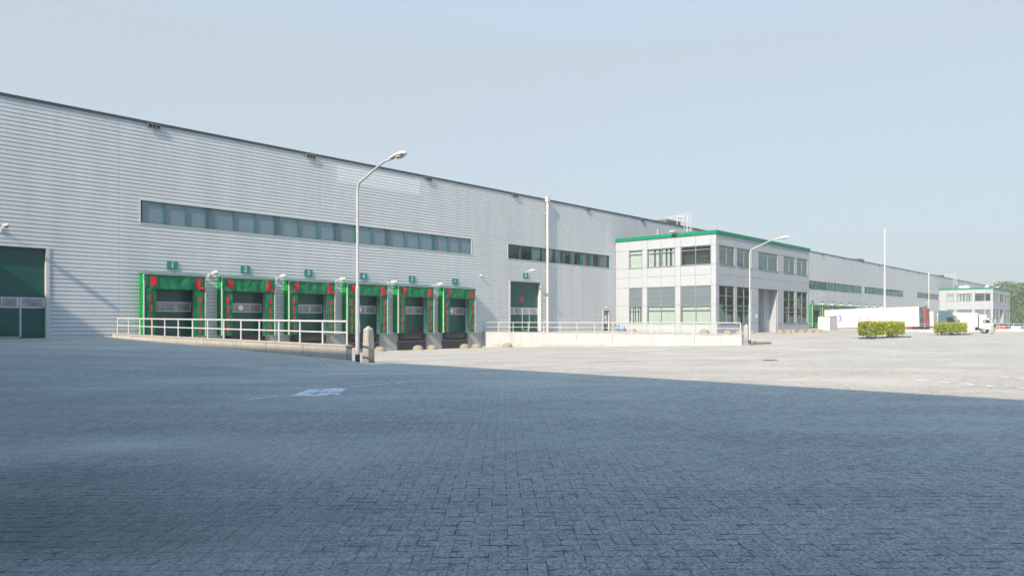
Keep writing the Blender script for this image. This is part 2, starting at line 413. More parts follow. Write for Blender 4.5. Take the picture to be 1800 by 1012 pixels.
struct('lawn', mb, 'lawn')

# ------------------------------------------------------------------ warehouse
WX0, WX1, TOP = -3., 278., 11.45
wh = thing('warehouse', 'long silver grey warehouse with ribbed cladding, ribbon windows and loading docks', 'building')
openings = []            # x0, x1, z0, z1
DOCK_L = [15.75 + 4.277 * i for i in range(6)]
DOCK2_L = [111.95 + 4.36 * i for i in range(9)]
for l in DOCK_L + DOCK2_L: openings.append((l + .5, l + 2.85, -2, 2.75))
openings += [(7.1, 11.38, -2, 4.37), (45.18, 49.08, -2, 4.2), (58.5, 59.5, -2, 1.95),
             (179.3, 183.2, -2, 4.2)]
RIB = [(15.81, 40.6, 6.09, 7.29), (44.9, 59.62, 6.04, 7.25), (110.5, 137.4, 5.8, 7.1), (138.7, 164.0, 5.9, 7.1), (174.5, 193.9, 6.0, 7.2)]
openings += RIB
def prof():
    z = -.05; out = []; p = .2
    while z < TOP:
        out += [(z, -.0), (z + .138, -.0), (z + .143, .042), (z + .166, .042)]
        z += p
    return out
pz = prof()
xb = sorted({WX0, WX1, *[o[0] for o in openings], *[o[1] for o in openings]})
mb = MB()
for xa, xc in zip(xb[:-1], xb[1:]):
    xm = (xa + xc) / 2; holes = [(o[2], o[3]) for o in openings if o[0] < xm < o[1]]
    if xa > 60.7 and xc < 83 and False: continue
    for (za, ya), (zb, yb) in zip(pz[:-1], pz[1:]):
        zz0, zz1 = za, min(zb, TOP)
        if zz0 >= TOP: break
        parts = [(zz0, zz1)]
        for h0, h1 in holes:
            nx_ = []
            for a, b in parts:
                if h1 <= a or h0 >= b: nx_.append((a, b)); continue
                if h0 > a: nx_.append((a, h0))
                if h1 < b: nx_.append((h1, b))
            parts = nx_
        for a, b in parts:
            if b - a < 1e-4: continue
            f = lambda z: ya + (yb - ya) * (z - za) / max(1e-6, zb - za)
            mb.face([(xa, f(a), a), (xc, f(a), a), (xc, f(b), b), (xa, f(b), b)])
mb.build('wall', 'clad', wh)
mb = MB(); mb.box(WX0, WX1, -.06, .35, TOP - .02, TOP + .12); mb.build('coping', 'green_dark', wh)
mb = MB(); mb.box(WX0 + .1, WX1 - .1, .4, 95, 10.9, 11.1); mb.box(WX0, WX0 + .09, .36, 95, -1.5, TOP); mb.box(WX1 - .09, WX1, .36, 95, -1.5, TOP); mb.box(WX0, WX1, 95.0, 95.2, -1.5, TOP)
mb.build('roof', 'roof', wh)
mb = MB()
for a, b in ((-3, 7.1), (11.38, 14.5), (41.9, 45.18), (49.08, 58.5), (59.5, 60.7), (83.2, 111.0), (176, 179.3), (183.2, 194.8)):
    mb = MB(); mb.box(a, b, -.03, .2, -1.3, -.045); mb.build('plinth', 'plinth', wh)
for a, b in ((14.5, 41.9), (111.0, 176)): mb = MB(); mb.box(a, b, -.05, .2, -1.7, -.047); mb.build('plinth', 'plinth', wh)
mb = MB()                      # dim interior seen behind the glass
for r in RIB: mb = MB(); mb.box(r[0] - .3, r[1] + .3, 1.6, 1.65, r[2] - .6, r[3] + .6); mb.build('interior_partition', 'interior', wh)

def ribbon(groups, z0, z1, pane='ribbon', blinds=()):
    for gi, g in enumerate(groups):
        fr = MB(); a, b = g[0], g[-1]; t = .05 if a < 100 else .03
        fr.box(a, b, .02, .1, z0, z0 + t); fr.box(a, b, .02, .1, z1 - t, z1)
        for k, x in enumerate(g):
            e = t if k == 0 else -t if k == len(g) - 1 else None
            if e is None: fr.box(x - t / 2 - .005, x + t / 2 + .005, .0, .1, z0 + t, z1 - t)
            else: fr.box(min(x, x + e), max(x, x + e), .01, .1, z0 + t, z1 - t)
        o = fr.build('window', 'green_frame', wh)
        pn = MB()
        for x0, x1 in zip(g[:-1], g[1:]): pn.face([(x0 + .03, .07, z0 + .03), (x1 - .03, .07, z0 + .03), (x1 - .03, .07, z1 - .03), (x0 + .03, .07, z1 - .03)])
        pn.build('pane', pane, o)
        for k, (x0, x1) in enumerate(zip(g[:-1], g[1:])):
            for bi, bk, f0, f1 in blinds:
                if bi == gi and bk == k: bl = MB(); bl.box(x0 + (x1 - x0) * f0, x0 + (x1 - x0) * f1, .3, .31, z0, z1); bl.build('blind', 'blind', o)
g1 = [[15.86, 17.05, 18.23, 19.4], [19.69, 21.03, 22.37, 23.69], [23.98, 25.31, 26.66, 27.98], [28.29, 29.6, 30.94, 32.23], [32.57, 33.91, 35.24, 36.6], [36.9, 38.1, 39.35, 40.55]]
ribbon(g1, 6.09, 7.29)
ribbon([[44.95, 46.45, 48.02, 49.46], [49.78, 51.11, 52.4, 53.71, 55.0], [55.27, 56.5, 58.1, 59.57]], 6.04, 7.25, 'glass',
       [(0, 2, .2, .95), (1, 0, .3, 1), (1, 1, .2, .8), (1, 3, 0, .5), (2, 0, .1, .7), (2, 1, .15, .5), (2, 2, .05, 1)])
for r, n in ((RIB[2], 6), (RIB[3], 6), (RIB[4], 4)):
    st = (r[1] - r[0] + .3) / n
    ribbon([[r[0] + .05 + k * st + (st - .4) * q / 3 for q in range(4)] for k in range(n)], r[2], r[3], 'mirror_glass' if r[0] < 130 else 'glass', [(k, q, .1, .9) for k in range(n) for q in range(3) if (k * 3 + q) % 3 != 1 and r[0] > 130])
mb = MB()                      # solid posts between window groups and white trim round the strips
M['post'] = plain('blue grey post', (.08, .12, .14), .4)
for a, b in [(ga[-1], gb[0]) for ga, gb in zip(g1[:-1], g1[1:])] + [(49.46, 49.78), (55.0, 55.27)]:
    mb = MB(); mb.box(a, b, .045, .1, 6.1, 7.235); mb.build('window_post', 'post', wh)
for r in RIB:
    mb = MB()
    mb.box(r[0] - .09, r[0], -.025, .06, r[2] - .04, r[3] + .07); mb.box(r[1], r[1] + .09, -.025, .06, r[2] - .04, r[3] + .07)
    mb.box(r[0], r[1], -.025, .06, r[3], r[3] + .07); mb.box(r[0], r[1], -.025, .06, r[2] - .04, r[2])
    mb.build('window_trim', 'white_steel', wh)

def overhead_door(x0, x1, z0, z1, rec, lights, zl0, zl1, wicket=None, letter=None, fw=.15):
    d = MB(); h = .5; z = z0; k = 0
    while z < z1:
        zt = min(z1, z + .1)
        d.box(x0, x1, rec + (.0 if k % 5 else .004), rec + .05, z + .004, zt); z += .1; k += 1
    d.box(x0, x1, rec + .01, rec + .06, z0, z1)
    door = d.build('overhead_door', 'green_door', wh)
    f = MB()
    f.box(x0 - fw, x0, -.04, rec + .06, z0, z1 + .06); f.box(x1, x1 + fw, -.04, rec + .06, z0, z1 + .06); f.box(x0, x1, -.04, rec + .06, z1, z1 + .06)
    f.build('door_frame', 'white_steel', door)
    wf = MB(); wp = MB(); y = rec - .015
    wf.box(x0 + .02, x1 - .02, y, rec - .0005, zl1, zl1 + .06); wf.box(x0 + .02, x1 - .02, y, rec - .0005, zl0 - .06, zl0)
    for a, b in lights:
        wf.box(a - .1, a, y, rec - .0005, zl0, zl1); wf.box(b, b + .1, y, rec - .0005, zl0, zl1)
        wp.face([(a, rec - .008, zl0), (b, rec - .008, zl0), (b, rec - .008, zl1), (a, rec - .008, zl1)])
    wf.build('vision_frame', 'white_steel', door); wp.build('vision_pane', 'frost', door)
    if wicket:
        wk = MB()
        for x in wicket: wk.box(x - .035, x + .035, y, rec - .0005, z0 + .1, zl0 - .06)
        if len(wicket) > 1: wk.box(wicket[0] + .035, wicket[1] - .035, y, rec - .0005, z0 + .05, z0 + .1)
        wk.build('wicket_frame', 'white_steel', door)
    if letter: text_mesh('letter', letter[0], letter[1], 'red', door, letter[2], .004, .012)
    return door
overhead_door(7.1, 11.38, -.02, 4.37, .2, [(7.25, 8.4), (8.62, 9.46), (9.62, 10.2), (10.42, 11.28)], 1.52, 1.92, [8.5, 10.36])
overhead_door(45.18, 49.08, 0, 4.2, .3, [(45.35, 45.86), (46.1, 46.9), (47.15, 47.75), (48.05, 48.95)], 1.5, 1.95, [47.03, 47.95], ('A', .72, (46.97, .29, 2.68)))
overhead_door(179.3, 183.2, 0, 4.2, .3, [(179.5, 180.1), (180.3, 181.1), (181.3, 182), (182.2, 183)], 1.5, 1.95)
# exit door beside the office
d = MB(); d.box(58.56, 59.44, .06, .1, -.02, 1.9); ex = d.build('exit_door', 'green_frame', wh)
f = MB(); f.box(58.44, 58.56, -.05, .12, -.04, 1.97); f.box(59.44, 59.56, -.05, .12, -.04, 1.97); f.box(58.56, 59.44, -.05, .12, 1.9, 1.97); f.build('door_frame', 'white_steel', ex)
p = MB(); p.face([(58.68, .055, .3), (59.3, .055, .3), (59.3, .055, 1.75), (58.68, .055, 1.75)]); p.build('door_glass', 'mirror_glass', ex)
p = MB(); p.box(58.8, 59.15, .045, .05, 1.05, 1.4); p.box(58.85, 59.2, .045, .05, .65, .98); p.build('notice', 'sticker', ex)
p = MB(); p.box(59.3, 59.36, -.0, .05, .9, .98); p.build('handle', 'galv', ex)

def downpipe(x):
    p = MB(); p.tube([(x, -.2, -.08), (x, -.2, 11.5)], .115, 12)
    for z in (.8, 2.9, 5.2, 7.6, 10.2): p.box(x - .14, x + .14, -.22, -.0, z, z + .06)
    p.box(x - .16, x + .16, -.36, -.04, 11.3, 11.75)
    p.build('downpipe', 'white_steel', wh)
downpipe(49.82); downpipe(183.9)
for x in (16.48, 26.18, 36.1, 45.72, 55.95, 65.5, 88, 98, 118, 127.8, 137.5, 147.5, 157, 167, 176):
    p = MB(); p.box(x - .34, x + .34, -.13, -.065, 11.42, 11.47); p.box(x - .34, x + .34, -.13, -.065, 11.22, 11.26)
    for k in (-.34, -.115, .095, .30): p.box(x + k, x + k + .03, -.13, -.065, 11.26, 11.42)
    o = p.build('roof_outlet', 'panel_joint', wh)
    p = MB(); p.box(x - .31, x + .31, -.09, -.07, 11.262, 11.418); p.build('outlet_grille', 'black', o)
for x, y0, y1, h, w_ in ((71.4, .5, 4.5, 12.12, 3.), (137.3, .5, 4.6, 12.05, 3.2), (199., .5, 4.5, 12.1, 3)):
    p = MB(); p.box(x, x + w_, y0, y1, 10.9, h, 0, .04); p.build('roof_housing', 'brown_box', wh)

# ------------------------------------------------------------------ neighbouring wing, left of the frame, whose shadow lies over the yard
wing = thing('warehouse_wing', 'tall grey warehouse wing standing left of the yard and shading it, with an unseen block added behind the viewer', 'building')
m_ = .75
def eave_for(reach_z0): return (reach_z0 + 3.) * m_
p = MB(); p.box(-45, -3, -24.8, -.4, -1.4, eave_for(14.15)); p.box(-45, -3, -130, -24.8, -1.4, eave_for(15.0)); p.box(-3.2, 9, -130, -47.5, -1.4, eave_for(15.0) - .03); p.build('wall', 'clad', wing)  # third box is an unseen block added behind the camera to darken near paving
p = MB(); p.box(-45.1, -2.96, -130.1, -129.9, eave_for(15.0) - .3, eave_for(15.0) - .02); p.build('coping', 'green_dark', wing)

# ------------------------------------------------------------------ loading docks
NUM = ['one', 'two', 'three', 'four', 'five', 'six']
ORD = ['first', 'second', 'third', 'fourth', 'fifth', 'sixth', 'seventh', 'eighth', 'ninth']
def fabric(mb, x0, x1, z0, z1, y, mi, amp, seed, nx_=10, nz_=10):
    vs = []
    for j in range(nz_ + 1):
        for i in range(nx_ + 1):
            u, v = i / nx_, j / nz_
            x = x0 + (x1 - x0) * u; z = z0 + (z1 - z0) * v
            e = min(1, 5 * min(u, 1 - u, 1) + .15)
            vs.append((x, y + amp * noise.noise(Vector((x * 2.3 + seed, z * 1.1, seed * 3))) * e + amp * .5 * noise.noise(Vector((x * 6 + seed, z * 3, 5))), z))
    fs = [(j * (nx_ + 1) + i, j * (nx_ + 1) + i + 1, (j + 1) * (nx_ + 1) + i + 1, (j + 1) * (nx_ + 1) + i) for j in range(nz_) for i in range(nx_)]
    mb.mesh(vs, fs, mi, True)
def make_dock(seed, label, group, loc):
    W, P, Hh = 3.3, .6, 3.4
    r = thing('dock_shelter', label, 'loading dock', loc, group)
    h = MB(); fabric(h, 0, W, 2.56, 3.33, -P - .03, 0, .07, seed, 34, 10)
    for (a, b, c, d) in ((.30, .62, 2.72, 3.22), (2.72, 3.02, 2.62, 3.2), (3.02, 3.28, 2.62, 2.74)):
        fabric(h, a, b, c, d, -P - .075, 1, .045, seed, 5, 6)
    h.build('header_curtain', ['curtain', 'red'], r)
    for k, x0 in enumerate((.03, W - .63)):
        s = MB(); fabric(s, x0, x0 + .6, .02, 2.62, -P + .01, 0, .055, seed + 9 + k, 6, 22)
        for q in range(4): fabric(s, x0 + .22 + (.04 if k else 0), x0 + .36 + (.04 if k else 0), .22 + q * .56, .56 + q * .56, -P - .032, 1, .03, seed + q, 3, 4)
        s.build('side_curtain', ['curtain', 'red'], r)
    s = MB()
    s.box(0, .03, -P, -.003, .03, 3.36); s.build('side_panel', 'curtain_side', r)
    s = MB(); s.box(W - .03, W, -P, -.003, .03, 3.36); s.build('side_panel', 'curtain_side', r)
    s = MB(); s.box(-.04, W + .04, -P - .03, -.003, 3.36, 3.41); s.build('top_panel', 'green_frame', r)
    s = MB(); s.box(-.035, .025, -P - .03, -P + .02, .0, 3.355); s.box(W - .02, W + .03, -P - .03, -P + .02, .0, 3.355); s.box(.03, W - .025, -P - .075, -P - .04, 3.325, 3.355)
    s.build('edge_trim', 'white_steel', r)
    d = MB(); z = -.02; k = 0
    while z < 2.72:
        d.box(.52, 2.83, .1 + (.012 if k % 5 == 0 else .006), .16, z + .006, min(2.74, z + .106)); z += .106; k += 1
    d.box(.51, 2.84, .12, .18, -.04, 2.74)
    d.box(.5, .52, .0, .18, -.04, 2.75, 0); d.box(2.83, 2.85, .0, .18, -.04, 2.75, 0)
    d = d.build('dock_door', 'green_door', r)
    v = MB(); v.box(.53, 2.82, .085, .099, 1.84, 1.9); v.box(.53, 2.82, .085, .099, 1.36, 1.42)
    for x in (.53, 1.08, 1.95 + .1 * ((seed * 7) % 3 - 1), 2.77): v.box(x, x + .05, .085, .099, 1.42, 1.84)
    v.build('window_frame', 'white_steel', d)
    v = MB(); v.face([(.55, .095, 1.4), (2.8, .095, 1.4), (2.8, .095, 1.86), (.55, .095, 1.86)]); v.build('window_pane', 'frost', d)
    if seed % 2 == 0:
        v = MB(); v.tube([(1.5, .093, 1.63), (1.5, .09, 1.63)], .16, 16); v.build('window_sticker', 'sticker', d)
    v = MB(); v.tube([(1.1, .1, .95), (1.1, .07, .95)], .06, 10); v.build('door_handle', 'red_paint', d)
    l = MB(); l.loft([[(.62, -.055, -.08), (2.73, -.055, -.08), (2.55, -.12, -.42), (.8, -.12, -.42)], [(.62, -.1, -.06), (2.73, -.1, -.06), (2.55, -.17, -.42), (.8, -.17, -.42)]])
    l.box(.62, 2.73, -.3, -.055, -.045, -.02)
    l.build('dock_leveller', 'lip', r)
    l = MB(); l.box(.45, 2.9, -.056, -.051, -.56, -.05); l.build('leveller_pit', 'black', r)
    for x in (.42, 2.66): b = MB(); b.box(x, x + .26, -.2, -.057, -.52, -.04, 0, .02); b.build('bumper', 'dark', r)
    l = MB(); l.box(.3, 3.05, -.16, -.051, -.62, -.565); l.build('ledge', 'kerb', r)
    for x in (.9, 1.7, 2.2): pass
    l = MB(); l.box(.32, 3.03, -.075, -.052, -1.25, -.63); l.build('kick_plate', 'charcoal', r)
    return r
docks = []
for i, l in enumerate(DOCK_L):
    docks.append(make_dock(i + 1, 'green tarpaulin dock shelter with red marks, under the plate with numeral %s' % NUM[i], 'near green dock shelters', (l, 0, 0)))
far_lab = ['far green dock shelter with dark doorway showing above the pale slatted cabinet', 'far green dock shelter behind the rear of the white trailer with blue logo']
for i, l in enumerate(DOCK2_L):
    lb = far_lab[i] if i < 2 else '%s green dock shelter of the far row, counted away from the white office' % ORD[i]
    dup(docks[i % 3], (l, 0, 0), lb, 'far green dock shelters')
# number plates
def plate(x, z, w_, h, txt, label, group, y=-.05):
    r = thing('number_sign' if txt else 'dock_sign', label, 'sign', (x, 0, z), group)
    b = MB(); b.box(-w_ / 2, w_ / 2, y, -.005, -h / 2, h / 2, 0, .004); b.build('plate', 'sign_green', r)
    if txt: text_mesh('numeral' if txt.isdigit() else 'letter', txt, .42, 'white', r, (0, y - .004, -.005), .003, .010)
    return r
for i, l in enumerate(DOCK_L):
    plate(l + 1.72, 3.9, .58, .42, str(i + 1), 'small teal plate with the white numeral %s above a loading dock' % NUM[i], 'numbered dock plates')
plate(47.1, 4.73, .62, .48, 'A', 'small teal plate with white letter A above the green door', 'lettered door plates')
first = None
for i, l in enumerate(DOCK2_L):
    lb = 'small far teal plate above the %s dock past the white office' % ORD[i]
    if first is None: first = plate(l + 1.68, 3.85, .58, .45, '', lb, 'far dock plates')
    else: dup(first, (l + 1.68, 0, 3.85), lb, 'far dock plates')

# wall lamps: bracket, arm and long head sticking out from the cladding
def wall_lamp(x, z, label, group, L=.75):
    r = thing('wall_lamp', label, 'lamp', (x, 0, z), group)
    b = MB(); b.box(-.07, .07, -.06, -.003, -.16, .06, 0, .01); b.build('bracket', 'white_steel', r)
    b = MB(); b.tube([(0, -.05, -.04), (0, -.25, .05), (0, -.42, .08)], .03, 8); b.build('arm', 'white_steel', r)
    b = MB(); rings = []
    for y, w_, h in ((-.36, .05, .04), (-.5, .11, .08), (-.75, .14, .10), (-L - .2, .12, .08), (-L - .3, .04, .03)):
        rings.append([(w_ * math.cos(a), y, .1 + h * math.sin(a)) for a in [2 * math.pi * k / 10 for k in range(10)]])
    b.loft(rings, 0, True); b.build('lamp_head', 'white', r)
    b = MB(); b.box(-.09, .09, -.85, -.5, -.005, .03); b.build('lens', 'lens', r)
    return r
wl = wall_lamp(DOCK_L[0] + 3.79, 3.48, 'white dock lamp on the cladding between plates one and two', 'white wall lamps')
for i in range(1, 5): dup(wl, (DOCK_L[i] + 3.79, 0, 3.48), 'white dock lamp on the cladding between plates %s and %s' % (NUM[i], NUM[i + 1]))
for i in range(8): dup(wl, (DOCK2_L[i] + 3.84, 0, 3.48), 'white lamp on the far wall right of the %s far dock' % ORD[i], 'far white wall lamps')
dup(wl, (9.55, 0, 5.15), 'white lamp above the large green door at the left edge')
dup(wl, (47.1, 0, 5.05), 'white lamp above the plate with letter A')
dup(wl, (181.2, 0, 5.0), 'white lamp on the far wall above the trailers', 'far white wall lamps')
def small_lamp(x, z, label):
    r = thing('bulkhead_lamp', label, 'lamp', (x, 0, z)); b = MB(); b.box(-.06, .06, -.05, -.003, -.08, .08, 0, .01); b.build('bracket', 'white_steel', r)
    b = MB(); b.tube([(0, -.05, 0), (.0, -.22, -.03)], [.05, .07], 10); b.build('lamp_head', 'white', r)
small_lamp(41.62, 4.49, 'tiny white camera-like lamp high on the cladding right of plate six')
small_lamp(58.95, 2.22, 'tiny white lamp over the narrow exit door')

# ------------------------------------------------------------------ office block
def make_office(loc, label):
    o = thing('office_building', label, 'building', loc, 'white two storey office blocks')
    X0, X1, Y1, Hh = 60.7, 83.1, -10.65, 8.98
    org = (60.7, 0, 0)
    LC = [0, -1.53, -3.02, -3.56, -5.07, -6.57, -7.12, -8.64, -10.17, -10.65]
    RC = [60.7, 61.3, 62.8, 64.4, 64.95, 66.5, 68.1, 69.68, 72.0, 74.4, 75.94, 77.45, 79.0, 79.59, 81.06, 82.6, 83.1]
    ZS = [-.5, .68, 2.36, 4.08, 5.06, 5.97, 7.70, 8.66]
    LW = [(-1.58, -2.98, []), (-3.6, -6.53, [-5.07]), (-7.17, -10.12, [-8.64])]
    RW = [(61.36, 64.36, [62.82]), (64.99, 68.04, [66.5]), (69.7, 74.35, [72.0]), (75.98, 78.97, [77.45]), (79.63, 82.57, [81.06])]
    g = .011; wall = MB()
    def inwin(a, b, z0, z1, wins, ent=None):
        m, zm = (a + b) / 2, (z0 + z1) / 2
        for w_ in wins:
            lo, hi = min(w_[0], w_[1]), max(w_[0], w_[1])
            if lo < m < hi and (5.97 < zm < 7.7 or .68 < zm < 4.08): return True
        return False
    # panel cassettes with open joints over a dark backing
    for c, wins, left in ((LC, LW, True), (RC, RW, False)):
        for a, b in zip(c[:-1], c[1:]):
            for z0, z1 in zip(ZS[:-1], ZS[1:]):
                if inwin(a, b, z0, z1, wins): continue
                if not left and 69.6 < (a + b) / 2 < 74.4 and z1 < 4.1: continue
                is_pil = abs(b - a) < .7
                if z0 == 5.06 and is_pil: continue
                zz1 = 5.97 if (z0 == 4.08 and is_pil) else z1
                if left: wall.box(X0, X0 + .08, min(a, b) + g, max(a, b) - g, z0 + g, zz1 - g)
                else: wall.box(a + g, b - g, Y1, Y1 + .08, z0 + g, zz1 - g)
    wall.build('facade_panel', 'panel', o, org)
    bk = MB()
    def back(lo, hi, wins, left, d0=.07, d1=.14):
        spans = sorted((min(w_[0], w_[1]), max(w_[0], w_[1])) for w_ in wins)
        def bx(a, b, z0, z1):
            if b - a < .005: return
            if left: bk.box(X0 + d0, X0 + d1, a, b, z0, z1)
            else: bk.box(a, b, Y1 + d0, Y1 + d1, z0, z1)
        bx(lo, hi, 7.68, 8.9); bx(lo, hi, 4.06, 5.99)
        if left: bx(lo, hi, -.5, .7)
        else: bx(lo, 69.7, -.5, .7); bx(74.38, hi, -.5, .7)
        x = lo
        for a, b in spans + [(hi, hi)]:
            bx(x, a, 5.99, 7.68); bx(x, a, .7, 4.06); x = b
    back(-10.5, 0, LW, True); back(60.9, 83.0, RW, False)
    bk.box(X1 - .1, X1 - .0, Y1 + .15, 0, -.5, 8.9)
    bk.build('wall_backing', 'panel_joint', o, org)
    f = MB(); f.box(X0 - .1, X0 + .3, Y1 - .1, 0, 8.66, 8.98); f.box(X0 + .3, X1 + .1, Y1 - .1, Y1 + .3, 8.66, 8.98); f.box(X1 - .3, X1 + .1, Y1 + .3, 0, 8.66, 8.98)
    f.build('fascia', 'green_fascia', o, org)
    f = MB(); f.box(X0 + .31, X1 - .31, Y1 + .31, 0, 8.5, 8.6); f.build('roof', 'roof', o, org)
    f = MB(); f.box(X0 + .9, X1 - .2, Y1 + 1.2, Y1 + 1.25, -.4, 8.4); f.box(X0 + 1.0, X0 + 1.05, Y1 + 1.3, -.1, -.4, 8.4); f.box(X0 + .15, X1 - .11, Y1 + .15, -.1, 5.0, 5.1); f.build('interior_wall', 'interior', o, org)
    def window(w_, left, z0, z1, trans, pane, dress):
        a, b = min(w_[0], w_[1]), max(w_[0], w_[1]); dp = .03; t = .035
        def B(m, u0, u1, v0, v1, d0, d1):
            if left: m.box(X0 + d0, X0 + d1, u0, u1, v0, v1)
            else: m.box(u0, u1, Y1 + d0, Y1 + d1, v0, v1)
        fr = MB()
        B(fr, a, b, z0, z0 + t, dp, dp + .07); B(fr, a, b, z1 - t, z1, dp, dp + .07); B(fr, a, a + t, z0 + t, z1 - t, dp, dp + .07); B(fr, b - t, b, z0 + t, z1 - t, dp, dp + .07)
        for m in w_[2]: B(fr, m - .025, m + .025, z0 + t, z1 - t, dp - .003, dp + .06)
        for q in trans:
            for u0, u1 in zip([a + t] + [m + .025 for m in w_[2]], [m - .025 for m in w_[2]] + [b - t]): B(fr, u0, u1, q - .025, q + .025, dp, dp + .06)
        B(fr, a - .02, b + .02, z0 - .045, z0 - .003, -.05, dp)
        win = fr.build('window', 'alu', o, org)
        def Q(m, u0, u1, v0, v1, d):
            if left: m.face([(X0 + d, u1, v0), (X0 + d, u0, v0), (X0 + d, u0, v1), (X0 + d, u1, v1)])
            else: m.face([(u0, Y1 + d, v0), (u1, Y1 + d, v0), (u1, Y1 + d, v1), (u0, Y1 + d, v1)])
        cuts = [a + t] + list(w_[2]) + [b - t]; zc = [z0 + t] + list(trans) + [z1 - t]
        pn = MB()
        for u0, u1 in zip(cuts[:-1], cuts[1:]):
            for v0, v1 in zip(zc[:-1], zc[1:]):
                if dress == 'lower' and v0 > 2.2: continue
                Q(pn, u0 + .02, u1 - .02, v0 + .02, v1 - .02, dp + .05)
        pn.build('pane', pane, win, org)
        c = MB()
        if dress == 'lower':
            s = MB(); Q(s, a + t, b - t, 2.27, z1 - t, dp + .04); s.build('spandrel', 'spandrel', win, org)
            u = a + .05; k = 0
            narrow = b - a < 2
            while u < b - .1:
                wdt = .11
                if not (narrow and k % 5 in (1, 3)):
                    c.box(*( (X0 + .16, X0 + .165 + .01 * (k % 2), u, u + wdt) if left else (u, u + wdt, Y1 + .16, Y1 + .165)), z0, 2.3)
                u += .118; k += 1
        elif dress == 'plain': Q(c, a, b, z0, z1, .16)
        elif dress == 'vertical':
            u = a; k = 0
            while u < b - .12:
                if left: c.box(X0 + .16 + .012 * (k % 2), X0 + .175 + .012 * (k % 2), u, u + .115, z0, z1)
                else: c.box(u, u + .115, Y1 + .16 + .012 * (k % 2), Y1 + .175 + .012 * (k % 2), z0, z1)
                u += .125; k += 1
        elif dress == 'part':
            for u0, u1 in ((a, a + .35), (a + .62, a + .95), (a + 1.05, a + 1.42), (a + 1.75, a + 2.1), (a + 2.3, b)):
                u = u0
                while u < u1 - .1: c.box(X0 + .16 + .01 * (int(u * 50) % 2), X0 + .175 + .01 * (int(u * 50) % 2), u, u + .11, z0, z1); u += .12
        elif dress == 'slats':
            z = z0
            while z < z1: c.box(X0 + .14, X0 + .18, a, b, z, z + .012); z += .075
        if dress == 'part' or (dress == 'lower' and b - a < 2):
            k_ = MB(); Q(k_, a, b, z0, z1 if dress == 'part' else 2.3, .3); k_.build('gap_backing', 'spandrel', win, org)  # grey sheet added so the gaps between blinds look lit, not dark
        if c.f: c.build('blind', 'blind' if dress != 'slats' else 'spandrel', win, org)
    for w_, dr in zip(LW, ('plain', 'part', 'slats')):
        window(w_, True, 5.99, 7.68, [7.33], 'glass', dr)
        window(w_, True, .7, 4.06, [1.88, 2.27, 3.17], 'glass', 'lower')
    for k, w_ in enumerate(RW):
        window(w_, False, 5.99, 7.68, [7.33], 'glass' if k < 2 else 'mirror_glass', 'vertical' if k < 2 else '')
        if k != 2: window(w_, False, .7, 4.06, [1.85, 2.3, 3.17], 'mirror_glass', '')
    # recessed entrance
    e = MB(); yb = Y1 + .85
    e.box(69.6, 69.69, Y1 + .0, yb, -.5, 4.06); e.box(74.38, 74.46, Y1 + .0, yb, -.5, 4.06); e.box(69.69, 74.38, Y1 + .02, yb, 4.065, 4.12)
    e.box(72.9, 74.38, yb - .0, yb + .08, -.5, 4.065)
    e.build('entrance_reveal', 'panel', o, org)
    d = MB(); d.box(71.4, 72.9, yb + .02, yb + .07, -.5, 4.065); d.box(71.4, 71.46, yb, yb + .02, -.3, 4.0); d.box(72.1, 72.15, yb, yb + .02, -.3, 4.0); d.box(71.46, 72.1, yb, yb + .02, 2.3, 2.36); d.box(72.15, 72.9, yb, yb + .02, 2.3, 2.36); d.box(72.15, 72.9, yb, yb + .02, 3.2, 3.26)
    d = d.build('entrance_door', plain('grey entrance panel', (.17, .2, .23), .4), o, org)
    p = MB(); p.tube([(72.0, yb - .05, .7), (72.0, yb - .05, 1.3)], .02, 8); p.build('handle', 'galv', d, org)
    d = MB(); d.box(69.69, 69.75, yb, yb + .06, -.5, 4.06); d.box(70.5, 70.56, yb, yb + .06, -.5, 4.06); d.box(71.3, 71.4, yb, yb + .06, -.5, 4.06)
    for z in (.68, 2.3, 3.2): d.box(69.75, 70.5, yb, yb + .06, z, z + .05); d.box(70.56, 71.3, yb, yb + .06, z, z + .05)
    d = d.build('side_light', 'alu', o, org)
    p = MB(); p.face([(69.7, yb + .03, -.4), (71.35, yb + .03, -.4), (71.35, yb + .03, 4.05), (69.7, yb + .03, 4.05)]); p.build('pane', 'mirror_glass', d, org)
    p = MB(); p.box(69.1, 69.32, Y1 - .02, Y1 - .001, 1.25, 1.55); p.build('name_plate', 'sticker', o, org)
    p = MB(); p.box(X0 - .06, X0 - .001, -10.45, -10.3, 1.25, 1.45, 0, .01); p.build('letter_box', 'white', o, org)
    return o
off = make_office((60.7, 0, 0), 'white panelled two storey office block with green roof edge, beside the near docks')
off2 = dup(off, (60.7 + 133.9, 0, -.4), 'smaller looking far white office block with green roof edge, beyond the trucks')
